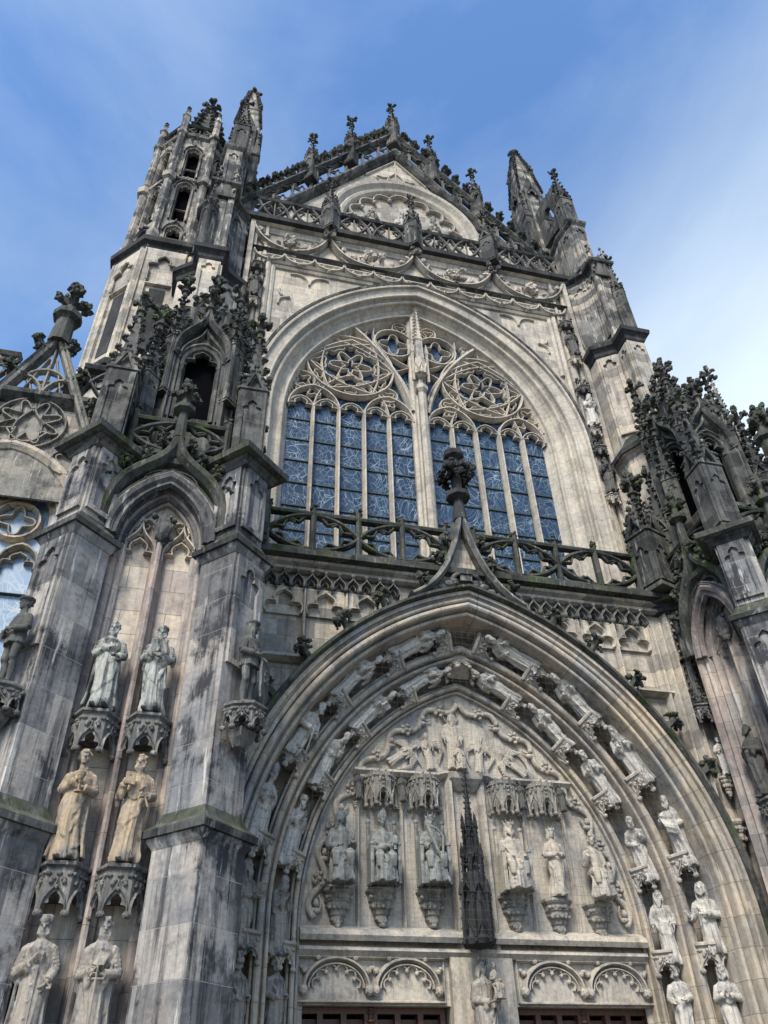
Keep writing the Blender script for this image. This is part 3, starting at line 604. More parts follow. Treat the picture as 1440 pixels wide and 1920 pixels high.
for i in range(30):
    x = -5.4 + .372 * i; mb = mbs[x > 0]; mb.M = FR
    if zarc(x) > 13.5 or abs(x + .18) < 1.7: continue
    sweep(mb, ogee(.17, 13.42, .38, x, 6), BAR(.07, 2.72, 2.45)); sweep(mb, ogee(.09, 13.44, .2, x, 5), BAR(.05, 2.62, 2.45))
    ball(mb, (x - .186, 13.40, 2.66), (.075, .09, .09), 6, 5); ball(mb, (x - .186, 13.30, 2.62), (.05, .06, .05), 6, 4); ball(mb, (x, 13.84, 2.68), .07, 6, 4)
for mb in mbs: part('cusped_frieze', mb, 'carvdark', PW)
mb = MB()
poly = [(-5.95, -2.3), (-5.95, -2.55), (5.95, -2.55), (5.95, -2.3)]
cornice(mb, poly, [(13.85, 0), (13.9, .12), (13.98, .12), (14.02, .06), (14.08, .2), (14.16, .22)]); part('cornice', mb, 'warm')
mb = MB(); cornice(mb, poly, [(14.17, .26), (14.2, .42), (14.36, .44), (14.46, .25), (14.5, -.3)]); part('cornice_slab', mb, 'mossy')
mb = MB(); mb.add([(-7, -2.6, 14.35), (7, -2.6, 14.35), (7, 0, 14.5), (-7, 0, 14.5)], [(0, 1, 2, 3)]); part('gallery_floor', mb, 'dark')
# balustrades: posts with knobs, pairs of bays crossed by lens-shaped ribs
def balustrade(fr, x0, x1, z0, z1, n, mat='mossy', skip=None, name='balustrade', knob=True, parent=CH):
    mb = MB(); mb.M = fr; p = (x1 - x0) / n; h = z1 - z0; zm = z0 + h * .46
    sweep(mb, [(x0, z1 - .06), (x1, z1 - .06)], [(-.07, -.12), (-.07, .1), (.0, .13), (.06, .08), (.08, 0), (.06, -.1), (-.07, -.12)])
    sweep(mb, [(x0, z0 + .04), (x1, z0 + .04)], [(-.06, -.1), (-.06, .1), (.06, .1), (.06, -.1), (-.06, -.1)])
    for i in range(n + 1):
        x = x0 + i * p; sweep(mb, [(x, z0), (x, z1 + .1)], [(-.075, -.08), (-.075, .07), (0, .14), (.075, .07), (.075, -.08), (-.075, -.08)])
        if knob: 
            for q in range(6): lump(mb, (x + j(.07), z1 + .14 + .12 * (q > 3) + j(.03), .02 + j(.07)), .07, 6, 4)
        if i < n:
            odd = i % 2 == 0
            for tgt in (z1 - .1, z0 + .1):
                a, b = ((x, zm), (x + p, tgt)); k = h * .42 * (1 if tgt > zm else -1)
                if not odd: a, b = (x + p, zm), (x, tgt)
                c = bez(a, (a[0] + (b[0] - a[0]) * .22, a[1] + (b[1] - a[1]) * .62), (a[0] + (b[0] - a[0]) * .6, b[1]), b, 8)
                sweep(mb, c, BAR2(.15, .1, -.1))
                inn = Vector((b[0], zm))
                for i0, i1 in ((1, 4), (4, 7)):
                    A_, B_ = Vector(c[i0]), Vector(c[i1]); t_ = B_ - A_; sg = 1 if Vector((-t_.y, t_.x)).dot(inn - A_) > 0 else -1
                    P_ = A_.lerp(B_, .5) + Vector((-t_.y, t_.x)) * sg * .34
                    sweep(mb, [tuple(A_), tuple(A_.lerp(P_, .6) + Vector((0, 0))), tuple(P_)], BAR2(.08, .06, -.06)); sweep(mb, [tuple(B_), tuple(B_.lerp(P_, .6)), tuple(P_)], BAR2(.08, .06, -.06)); ball(mb, (P_.x, P_.y, 0), .055, 5, 4)
                m = Vector(c[4]); q = Vector((b[0], zm)) - m; q.normalize()
                tube(mb, [(m.x, m.y, 0), (m.x + q.x * .12, m.y + q.y * .12, 0), (m.x + q.x * .22, m.y + q.y * .22, 0)], [.08, .05, .035], 6); ball(mb, (m.x + q.x * .24, m.y + q.y * .24, 0), .05, 5, 4)
                mm = Vector(c[6]) + Vector((0, .12 if tgt < zm else -.12)); tube(mb, [(c[6][0], c[6][1], 0), (mm.x, mm.y, 0)], [.07, .03], 5)
    return part(name, mb, mat, parent)
balustrade(ang((0, -2.7, 0), 0), -5.6, -.45, 14.45, 15.85, 4); balustrade(ang((0, -2.7, 0), 0), .45, 5.6, 14.45, 15.85, 4)
# ------------------------------------------------------------------ great window wall
WC, WZ = 2.05, 22.4
def warch(r, z0=14.4, n=28): return pointed(r - WC, WZ, r, z0, n)
mb = MB(); mb.M = FR
extr(mb, [(-7.3, 14.3)] + warch(8.3, 14.3, 20) + [(7.3, 14.3), (7.3, 33.6), (-7.3, 33.6)], [], .2, .62); WW = part('window_wall', mb, 'pale')
prof = [(8.5, .5), (8.5, .92), (8.44, 1.0), (8.36, .98), (8.34, .86), (8.05, .80)] + rollp(7.99, .78, .06) + [(7.92, .66), (7.86, .56)] + rollp(7.78, .56, .08) + [(7.68, .46), (7.58, .30), (7.46, .22), (7.36, .22)] + rollp(7.31, .24, .05) + [(7.25, .14), (7.18, .0), (7.12, -.12), (7.05, -.25)]
mb = MB(); mb.M = FR; sweep(mb, warch(7.6), [(r - 7.6, d) for r, d in prof], caps=False); WF = part('window_arch', mb, 'palemould')
mb = MB(); mb.M = FR; sweep(mb, warch(8.5, 23.5), [(0, .5), (0, .98), (.1, 1.0), (.14, .8), (.14, .5)]); part('hood_moulding', mb, 'dark', WF)
# square label frame with cusped spandrels
mb = MB(); mb.M = FR
fp = [(-6.25, 16), (-6.25, 30.55), (6.25, 30.55), (6.25, 16)]
sweep(mb, fp, [(-.02, .6), (0, .78), (.1, .86), (.2, .78), (.26, .66), (.36, .7), (.46, .84), (.56, .8), (.62, .66), (.62, .6)], caps=False)
ra = [(x, z) for x, z in warch(8.62, 20, 30)]
for s in (-1, 1):
    pts = [(-6.0, 26.6), (-6.0, 30.3), (-1.9, 30.3)]; pts = [(s * x, z) for x, z in pts]
    sweep(mb, pts if s < 0 else pts[::-1], [(-.3, .6), (-.26, .7), (-.16, .76), (-.06, .7), (-.04, .6)])
    for a, b in (((-5.8, 28.2), (-5.8, 27.2)), ((-5.8, 29.3), (-5.8, 28.2)), ((-5.75, 30.1), (-4.6, 30.1)), ((-4.6, 30.1), (-3.2, 30.1))):
        c = bulge((s * a[0], a[1]), (s * b[0], b[1]), -.32 * s if a[0] == b[0] else .32 * s * -1 * -1 * (-1), 8) if False else bulge((s * a[0], a[1]), (s * b[0], b[1]), (.0), 2)
    for a, b in (((-5.8, 28.0), (-5.35, 28.5)), ((-5.35, 28.5), (-5.8, 29.0)), ((-5.4, 30.1), (-4.6, 29.55)), ((-4.6, 29.55), (-3.8, 30.1))):
        c = bulge((s * a[0], a[1]), (s * b[0], b[1]), .28 * s * (1 if a[1] < 29.2 and a[0] < -5.3 else 1), 6); sweep(mb, c, BAR(.1, .72, .6))
part('label_frame', mb, 'palemould', WF)
# glass and tracery
WIN_HW = 7.1 - WC
mb = MB(); mb.M = FR
zw = lambda x, r=7.12: WZ + math.sqrt(max(0, r * r - (abs(x) + WC) ** 2))
LP = 0.955
mull = [[-5.05 + LP * i for i in range(6)], [.275 + LP * i for i in range(6)]]
glz = 23.3
mb = MB(); mb.M = FR; extr(mb, [(x, z) for x, z in pointed(7.2 - WC, WZ, 7.2, None, 40) if z > glz], [], -.3, -.22)
TRM = MB(); TRM.M = FR
sweep(TRM, [(0, 14.4), (0, 29.5)], [(-.33, -.1), (-.33, .05), (-.22, .12), (-.2, .26), (-.1, .3), (-.08, .42), (.08, .42), (.1, .3), (.2, .26), (.22, .12), (.33, .05), (.33, -.1)], caps=False)
B1 = BAR(.13, .12, -.16); B2 = BAR(.09, .07, -.16); B3 = BAR(.07, .03, -.16)
for side in (0, 1):
    xs = mull[side]; s = -1 if side == 0 else 1
    for i, x in enumerate(xs):
        if 0 < i < 5: sweep(TRM, [(x, 14.4), (x, 23.0)], BAR(.15, .16, -.16), caps=False)
        if i < 5:
            cx = x + LP / 2
            sweep(TRM, pointed(LP / 2, 23.0, LP * .62, None, 6, cx), B2, caps=False); sweep(TRM, trefoil(LP / 2 - .05, 22.95, .58, None, cx, 5), B3, caps=False)
    cxm = (xs[0] + xs[5]) / 2
    # arcs over pairs and the great arc that leans out to the main arch
    sweep(TRM, bez((s * .30, 23.6), (s * .62, 25.6), (s * 1.7, 27.3), (s * 3.05, 28.45), 16), BAR(.24, .2, -.16), caps=False)
    sweep(TRM, pointed(2.4, 23.6, 4.0, None, 14, cxm), B1, caps=False)
    for c0, hw in ((xs[1], LP), (xs[4], LP), ):
        sweep(TRM, pointed(hw, 23.05, hw * 1.25, None, 8, c0), B1, caps=False); sweep(TRM, foils(c0, 24.0, .32, 4, 0), B3, True)
    sweep(TRM, pointed(LP * 1.5, 23.05, LP * 2.4, None, 8, cxm), B2, caps=False)
    # wheel with two interlaced triangles
    wx, wz, wr = s * 2.72, 25.72, 1.72
    sweep(TRM, circle(wx, wz, wr, 36), B1, True)
    for rot in (0, 180):
        tri = [(wx + wr * .98 * cos(rad(rot + 120 * q)), wz + wr * .98 * sin(rad(rot + 120 * q))) for q in range(3)]
        for q in range(3): sweep(TRM, bulge(tri[q], tri[(q + 1) % 3], -.10, 8), BAR(.11, .10, -.16), caps=False)
    sweep(TRM, foils(wx, wz, .84, 6, 30), BAR(.09, .05, -.16), True); sweep(TRM, foils(wx, wz, .40, 6, 0), B3, True)
    for q in range(6):
        a = rad(60 * q); sweep(TRM, foils(wx + 1.20 * cos(a), wz + 1.20 * sin(a), .36, 3, 60 * q + 60), BAR(.085, .04, -.16), True)
        c0 = (wx + 1.36 * cos(a + PI / 6), wz + 1.36 * sin(a + PI / 6)); sweep(TRM, foils(c0[0], c0[1], .26, 3, 60 * q + 30), B3, True)
    # fillers between the wheel and the arch
    for (fx, fz, fr_, n) in ((s * 4.55, 24.5, .36, 4), (s * 4.15, 26.75, .27, 3), (s * 1.25, 24.35, .28, 3), (s * 3.1, 27.75, .28, 3), (s * 1.65, 26.6, .2, 3)):
        sweep(TRM, foils(fx, fz, fr_, n, 90), B3, True); sweep(TRM, circle(fx, fz, fr_ + .1, 14), B2, True)
    for fx, fz in ((3.95, 27.0), (4.62, 25.55), (3.45, 27.55), (2.2, 27.75), (4.9, 24.0), (4.05, 24.25), (1.3, 23.95)):
        sweep(TRM, foils(s * fx, fz, .2, 3, 90 - s * 30), B3, True)
        # ovals beside the top of the mullion
    sweep(TRM, circle(s * .92, 27.55, .82, 22), B1, True); sweep(TRM, foils(s * .92, 27.55, .62, 4, 45), B3, True)
    sweep(TRM, circle(s * .62, 28.62, .33, 14), B2, True); sweep(TRM, foils(s * .62, 28.62, .24, 3, 90), B3, True)
    sweep(TRM, bez((s * .2, 26.2), (s * 1.0, 26.5), (s * 1.9, 27.2), (s * 1.75, 28.35), 10), B2, caps=False)
    sweep(TRM, bez((s * .2, 26.3), (s * .5, 26.0), (s * .9, 25.9), (s * 1.15, 25.6), 6), B2, caps=False)
    sweep(TRM, foils(s * 2.2, 28.0, .2, 3, 90), B3, True)
TR = part('window_tracery', TRM, 'palemould')
part('tracery_glass', mb, 'glass', TR)
for side in (0, 1):
    for i in range(5):
        x = mull[side][i]; mb = MB(); mb.M = FR; extr(mb, [(x + .03, 14.4), (x + LP - .03, 14.4), (x + LP - .03, 23.45), (x + .03, 23.45)], [], -.26, -.2); Gp = part('stained_glass', mb, 'glass', TR)
        for k in range(8): mb = MB(); mb.M = FR; sweep(mb, [(x + .05, 15.4 + 1.02 * k), (x + LP - .05, 15.4 + 1.02 * k)], [(-.025, -.2), (-.025, -.15), (.025, -.15), (.025, -.2)]); part('saddle_bar', mb, 'iron', Gp)
# canopy work on the central mullion
mb = MB(); cx, cy = 0, -.42
stack(mb, cx, cy, [(25.2, .1), (25.35, .26), (25.9, .24), (26.3, .2)], 6)
for a in (-50, 0, 50): 
    mb.M = ang((.22 * sin(rad(a)), cy - .22 * cos(rad(a)), 0), a); sweep(mb, ogee(.14, 25.3, .7, 0, 6), BAR(.06, .08)); mb.M = None
for s in (-1, 1): stack(mb, s * .3, cy - .05, [(25.0, .05), (26.6, .05), (26.7, .08), (27.3, .01)], 4)
stack(mb, cx, cy, [(26.3, .16), (27.4, .13), (27.5, .18), (27.6, .13), (29.7, .03)], 4)
for q in range(9):
    for k in range(4): leaf(mb, (cx + (.13 - .011 * q) * cos(k * PI / 2 + PI / 4), cy + (.13 - .011 * q) * sin(k * PI / 2 + PI / 4), 27.7 + .22 * q), (cos(k * PI / 2 + PI / 4), sin(k * PI / 2 + PI / 4), .1), .12)
finial(mb, cx, cy, 29.55, .3); stack(mb, cx, cy, [(24.3, .1), (24.5, .22), (24.7, .22), (24.8, .08)], 6); stack(mb, cx, cy + .02, [(14.4, .14), (24.4, .14)], 6)
part('mullion_pinnacle', mb, 'carv', TR)
# side pilasters with statue consoles
for s in (-1, 1):
    mb = MB(); mb.M = FR
    for x0, x1, d in ((6.5, 6.62, .84), (6.95, 7.08, .8), (7.1, 7.3, .95)): a, b = sorted((s * x0, s * x1)); extr(mb, [(a, 14.4), (b, 14.4), (b, 33.4), (a, 33.4)], [], .5, d)
    part('pilaster', mb, 'pale')
    for z in (27.6, 23.4, 20.0):
        mb = MB(); mb.M = ang((s * 6.78, -.62, z), 0); canopy(mb, .55, .5, .45); console(mb, .3, 1.1) if z < 28 else None; part('statue_console', mb, 'carv')
        mb = MB(); mb.M = ang((s * 6.78, -.62, z + 2.35), 0); canopy(mb, .62, .5, .5, 3)
        for q in range(9): leaf(mb, (.12 * j(2), .1 + .07 * q * j(1), .25 + j(.15)), (j(1), 1, .7), .14)
        for k in (-.2, 0, .2): stack(mb, 0, 0, [(0, 0), (0, 0)], 4) if False else tube(mb, [(k, 0, .25 - abs(k) * .4), (k, .7 - abs(k), .2 - abs(k) * .4)], [.07, .01], 4)
        part('statue_canopy', mb, 'carvdark')
# ------------------------------------------------------------------ frieze and parapet
mb = MB(); mb.M = FR
sweep(mb, [(-7.3, 31.25), (7.3, 31.25)], [(-.12, .6), (-.05, .8), (.04, .95), (.12, .92), (.16, .6)], caps=True); FZ = part('frieze_string', mb, 'dark')
mb = MB(); mb.M = FR
n = 11; p = 14.0 / n
for i in range(n):
    x = -7 + p * i
    for a, b in (((x, 31.15), (x + p * .5, 30.62)), ((x + p * .5, 30.62), (x + p, 31.15))):
        sweep(mb, bulge(a, b, -.2, 6), BAR(.17, .92, .6))
    for k in (-.28, 0, .28):
        lump(mb, (x + p * (.5 + k * .6), 30.6 + abs(k) * .6, .8), (.14, .13, .15), 6, 4)
    sweep(mb, trefoil(p * .40, 30.72, .3, None, x + p * .5, 5), BAR(.06, .76, .6))
part('hanging_cusps', mb, 'carv', FZ)
POSTX = (-3.86, 0, 3.7)
mb = MB(); mb.M = FR
for x in (-7.2, -3.86, 0, 3.7, 7.2):
    for s in (-1, 1):
        if abs(x + s * 1.5) > 7.3: continue
        c = bez((x + s * 1.95, 31.4), (x + s * 1.1, 31.45), (x + s * .45, 31.7), (x + s * .03, 33.0), 12); sweep(mb, c, BAR(.2, .98, .6)); sweep(mb, [(a, b - .24) for a, b in c[:9]], BAR(.11, .84, .6))
        for k in (4, 7): sweep(mb, bulge(c[k], (c[k][0] + s * .05, 31.4), .2 * s, 5), BAR(.06, .74, .6))
        # curling leaf at the foot
        bx = x + s * 1.55; tube(mb, [(bx + s * .1, 31.5, .72), (bx - s * .05, 31.85, .86), (bx + s * .08, 32.2, 1.0), (bx + s * .28, 32.15, 1.04)], [.12, .11, .1, .07], 6)
        for q in range(11): lump(mb, (bx + s * .15 + j(.26), 32.05 + j(.28), .95 + j(.1)), .14 + j(.03), 6, 4)
        for k in (5, 8, 10): lump(mb, (c[k][0] + s * .1, c[k][1] + .16, .9), (.16, .16, .14), 6, 4)
part('ogee_frieze', mb, 'carv', FZ)
for x in (-3.86, 0, 3.7):
    mb = MB()
    for q in range(16): lump(mb, (x + j(.24), -1.0 + j(.15), 33.05 + j(.28)), .13 + j(.03), 6, 4)
    part('boss', mb, 'carvdark', FZ)
poly = [(-7.5, .3), (-7.5, -.6), (7.5, -.6), (7.5, .3)]
mb = MB(); cornice(mb, poly, [(32.75, 0), (32.8, .1), (33.1, .14), (33.2, .34)]); part('cornice', mb, 'pale')
mb = MB(); cornice(mb, poly, [(33.21, .38), (33.26, .52), (33.52, .54), (33.62, .4), (33.66, -.4)]); part('cornice_slab', mb, 'black')
mb = MB(); mb.M = ang((0, -.85, 0), 0)
def open_band(mb, x0, x1, z0, z1, n):
    sweep(mb, [(x0, z1), (x1, z1)], [(-.1, -.14), (-.1, .12), (0, .2), (.1, .12), (.1, -.14), (-.1, -.14)]); sweep(mb, [(x0, z0), (x1, z0)], [(-.06, -.12), (-.06, .1), (.06, .1), (.06, -.12), (-.06, -.12)])
    p = (x1 - x0) / n; h = z1 - z0
    for i in range(n):
        a = x0 + p * i; m = a + p / 2
        sweep(mb, bez((a, z0), (a + .1 * p, z0 + h * .7), (m - p * .1, z1), (m, z1), 8), BAR2(.13, .1, -.1)); sweep(mb, bez((m, z1), (m + p * .1, z1), (a + p * .9, z0 + h * .7), (a + p, z0), 8), BAR2(.13, .1, -.1))
        sweep(mb, bez((a, z1), (a + p * .2, z0 + h * .35), (a + p * .3, z0 + h * .2), (m, z0), 7), BAR2(.10, .08, -.08)); sweep(mb, bez((m, z0), (m + p * .2, z0 + h * .2), (a + p * .8, z0 + h * .35), (a + p, z1), 7), BAR2(.10, .08, -.08))
        sweep(mb, [(m, z0), (m, z1)], BAR2(.07, .05, -.05)); sweep(mb, foils(m - p * .23, z0 + h * .60, h * .17, 3, 90), BAR2(.06, .04, -.04), True); sweep(mb, foils(m + p * .23, z0 + h * .6, h * .17, 3, 90), BAR2(.06, .04, -.04), True)
for a, b in ((-7.1, -4.15), (-3.57, -.29), (.29, 3.41), (3.99, 7.1)): open_band(mb, a, b, 33.75, 35.05, 2)
part('parapet', mb, 'carvdark')
for x in POSTX: pinnacle(x, -1.0, 33.3, .56, 1.9, 2.0, 'dark', 45, 4, .42, panel=True)
# ------------------------------------------------------------------ gable
GY = 1.1; GF = ang((0, GY, 0), 0)
mb = MB(); mb.M = GF
gz = lambda x: 46.0 - abs(x) * 8.05 / 6.0 * .99
extr(mb, [(-8.0, 35.3), (8.0, 35.3), (0, 46.0)], [], -.3, 0)
GA = part('gable_wall', mb, 'pale')
SL = 10.7 / 8.0
mb = MB(); mb.M = GF
pth = [(-8.3, 34.9), (0, 46.0), (8.3, 34.9)]
sweep(mb, pth, [(-.28, -.2), (-.26, .12), (-.15, .3), (0, .42), (.12, .4), (.16, .1), (.16, -.3)], caps=False)
pt2 = [(-8.6, 36.7), (0, 48.2), (8.6, 36.7)]
sweep(mb, pt2, [(-.12, -.25), (-.12, .15), (0, .34), (.14, .3), (.2, .0), (.14, -.25), (-.12, -.25)], caps=False)
part('gable_coping', mb, 'dark', GA)
mb = MB(); mb.M = GF     # open tracery between the two copings
for s in (-1, 1):
    nq = 9
    for q in range(nq):
        t0, t1 = q / nq, (q + 1) / nq; x0, x1 = 8.3 * (1 - t0), 8.3 * (1 - t1); za, zb = 34.9 + 11.1 * t0, 34.9 + 11.1 * t1; H_ = 2.0
        xm = (x0 + x1) / 2; zm = (za + zb) / 2
        for A, B, C in (((x0, za + .1), (x0, za + H_), (xm, zm + H_)), ((xm, zm + H_), (x1, zb + H_), (x1, zb + .1)), ((x0, za + H_), (x0, za + H_ * .4), (xm, zm + .2)), ((xm, zm + .2), (x1, zb + H_ * .4), (x1, zb + H_))):
            sweep(mb, bez(*[(s * P_[0], P_[1]) for P_ in (A, B, B, C)], 6), BAR2(.13, .08, -.12))
        sweep(mb, [(s * x0, za), (s * x0, za + H_)], BAR2(.14, .1, -.14)); sweep(mb, foils(s * xm, zm + H_ * .5, .33, 4, 45), BAR2(.08, .05, -.05), True)
part('gable_parapet', mb, 'carvdark', GA)
for s in (-1, 1):
    for q in range(15):
        cb = MB(); t = (q + .5) / 15.3; p_ = Vector((s * 8.6 * (1 - t), GY, 36.85 + 11.5 * t))
        d = Vector((s * .8, -.1, .6)); leaf(cb, p_, d, .8); bd = Vector((s * .4, -.6, .3)); leaf(cb, p_ + Vector((0, -.2, .05)), bd, .5); part('gable_crocket', cb, 'mossy', GA)
for x, zt, zb_, wd in ((-4.67, 45.7, 41.0, .54), (-2.52, 48.8, 43.6, .54), (-.02, 52.0, 46.8, .58), (2.2, 48.9, 43.6, .54), (4.6, 45.9, 40.8, .54)):
    hs = (zt - zb_) * .50; pinnacle(x, GY - .1, zb_, wd, hs, (zt - zb_ - hs) * .80, 'dark', 45, 4, .5, fmat='mossy', parent=CH)
# round-headed opening with its figures
mb = MB(); mb.M = GF
ro = pointed(3.9, 37.9, 4.25, 35.4, 20, .25)
extr(mb, [(x, z) for x, z in pointed(3.15, 37.9, 3.5, 35.4, 16, .25)], [], -.2, .01)
part('gable_niche', mb, 'warm', GA)
mb = MB(); mb.M = GF
sweep(mb, pointed(3.6, 37.9, 3.95, 35.4, 22, .25), [(-.5, 0), (-.46, .2), (-.34, .34), (-.2, .4), (-.1, .34), (-.02, .42), (.1, .55), (.24, .6), (.36, .5), (.4, .2), (.4, 0)], caps=False)
nf = 9; ip = pointed(3.1, 37.9, 3.45, 36.0, 18, .25)
for q in range(nf):
    p_ = Vector(ip[int(q * (len(ip) - 1) / nf)]); q_ = Vector(ip[int((q + 1) * (len(ip) - 1) / nf)]); c0 = Vector((.25, 38.0)); sweep(mb, bulge(p_ + (c0 - p_) * .1, q_ + (c0 - q_) * .1, .36, 6), BAR(.13, .25, 0)); ball(mb, tuple((q_ + (c0 - q_) * .14)) + (.14,), .12, 6, 4)
for cx_ in (-1.75, -.1, 1.55): sweep(mb, pointed(.72, 37.9, .95, 35.6, 8, cx_ + .15), BAR(.1, .16, 0), caps=False); sweep(mb, trefoil(.6, 38.1, .62, None, cx_ + .15), BAR(.07, .12, 0))
for s in (-1, 1): sweep(mb, [(s * 1.7, 43.1), (s * .06, 45.2)][::s], BAR(.1, .12, 0)); sweep(mb, foils(s * .75, 43.0, .42, 3, 90), BAR(.08, .1, 0), True)
sweep(mb, [(0, 42.7), (0, 45.2)], BAR(.09, .12, 0)); sweep(mb, ogee(.5, 42.8, 1.4), BAR(.08, .1, 0))
part('niche_arch', mb, 'palemould', GA)
# ------------------------------------------------------------------ flanking porch blocks
def mirror(s, poly): return [(s * x, y) for x, y in poly]
def diamond(cx, cy, h): return [(cx, cy - h), (cx + h, cy), (cx, cy + h), (cx - h, cy)]
def sidef(s, x, y): return ang((s * x, y, 0), -90 * s)     # wall frame on the inner side of a block, facing the axis
def tref_panel(mb, hw, z0, z1, d=.08, fill=True):       # sunk panel with a trefoil head, local frame
    extr(mb, [(-hw, z0), (hw, z0), (hw, z1), (-hw, z1)], [trefoil(hw * .66, z1 - hw * 1.7, hw * 1.25, z0 + .12, n=4)[::-1]], 0, d)
def niche_bay(fr, hw, zt, s_, mats=('bay', 'baymould', 'dark'), rows=((7.7, .0), (5.1, 0), (2.55, 0)), name='statue_bay', zo=0, cols=2, low=0, bd=.62):
    # recessed bay: back wall at depth 0 of the frame, jambs, two lights with tracery heads, ogee hood
    mb = MB(); mb.M = fr
    zs = 12.0 + zo; r = 1.75
    extr(mb, [(-hw - .2, low), (hw + .2, low), (hw + .2, 14), (-hw - .2, 14)], [], -.2, 0); B = part(name, mb, mats[0])
    op = pointed(hw * .98, zs, r, low, 12)
    mb = MB(); mb.M = fr
    sweep(mb, op, [(-.26, 0), (-.26, .1), (-.2, .16), (-.14, .14), (-.12, .24), (-.05, .3), (.02, .27), (.04, .4), (.1, .46), (.17, .44), (.19, .54), (.26, .6), (.33, .56), (.36, .5)], caps=False)
    sweep(mb, [(0, low), (0, zs + .4)], [(-.16, 0), (-.14, .12), (-.07, .2), (-.05, .3), (0, .33), (.05, .3), (.07, .2), (.14, .12), (.16, 0)], caps=False)
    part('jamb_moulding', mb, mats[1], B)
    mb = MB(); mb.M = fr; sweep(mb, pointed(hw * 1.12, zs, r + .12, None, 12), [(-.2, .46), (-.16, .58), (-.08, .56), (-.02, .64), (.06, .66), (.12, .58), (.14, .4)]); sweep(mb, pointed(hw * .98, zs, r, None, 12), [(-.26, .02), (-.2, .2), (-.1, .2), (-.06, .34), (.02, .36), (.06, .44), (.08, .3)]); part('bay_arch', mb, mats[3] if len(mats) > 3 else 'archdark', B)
    mb = MB(); mb.M = fr
    h2 = hw * .5
    for q in (-1, 1):
        cx = q * h2 * .92; sweep(mb, ogee(h2 * .8, zs - .35, 1.0, cx, 8), BAR(.09, .2)); sweep(mb, trefoil(h2 * .7, zs - .4, .62, None, cx, 5), BAR(.07, .14)); sweep(mb, foils(cx * 1.08, zs + .52, .2, 3, 90), BAR(.05, .1), True)
        sweep(mb, bez((q * .06, zs + .2), (q * .1, zs + .7), (q * h2 * .8, zs + 1.0), (q * h2 * 1.2, zs + .5), 8), BAR(.07, .14))
        leaf(mb, (cx, zs + .62, .1), (0, .4, 1), .13, (0, 1, 0))
    part('bay_tracery', mb, mats[0], B)
    mb = MB(); mb.M = fr; ball(mb, (0, zs + .42, .3), (.2, .42, .16), 8, 6)
    for q in range(12): ball(mb, (j(.22), zs + .35 + j(.4), .3 + j(.1)), .07 + j(.02), 6, 4)
    part('boss', mb, 'carvdark', B)
    # spandrel wall and ogee hood
    mb = MB(); mb.M = fr
    top = pointed(hw * 1.22, zs, r + .22, None, 12)
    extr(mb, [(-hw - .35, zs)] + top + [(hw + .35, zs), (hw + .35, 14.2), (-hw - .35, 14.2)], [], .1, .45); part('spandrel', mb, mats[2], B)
    mb = MB(); mb.M = fr
    og = ogee(hw * 1.34, zs + .15, zt - zs - .15, 0, 14, None, .74)
    sweep(mb, og, [(-.16, .4), (-.14, .6), (-.04, .74), (.06, .76), (.12, .7), (.16, .4)]); sweep(mb, pointed(hw * 1.25, zs, r + .26, None, 12), [(-.07, .4), (-.03, .58), (.07, .6), (.1, .4)])
    for s in (-1, 1): sweep(mb, bulge((s * .1, zs + 1.9), (s * .62, zs + 1.3), .25 * s, 5), BAR(.08, .56, .4))
    H = part('ogee_hood', mb, 'mossy', B)
    n = len(og)
    for i in (3, 6, 9, 12):
        for k in (i, n - 1 - i):
            p_ = og[k]; d = 1 if p_[0] > 0 else -1; mb = MB(); mb.M = fr; bigleaf(mb, (p_[0] + d * .08, p_[1] + .05, .62), (d * .75, .5, .35), .34, (0, .3, 1)); part('crocket', mb, 'mossy', B)
    c = fr @ Vector((0, 0, .62)); mb = MB()
    stack(mb, c.x, c.y, [(zt - .15, .14), (zt + .7, .10)], 8); stack(mb, c.x, c.y, [(zt + .68, .11), (zt + .76, .25), (zt + .88, .25), (zt + .95, .11)], 8); stack(mb, c.x, c.y, [(zt + .9, .10), (zt + 1.75, .10)], 6)
    cross_finial(mb, c.x, c.y, zt + .92, .40)
    part('bay_finial', mb, 'mossy', B)
    return B
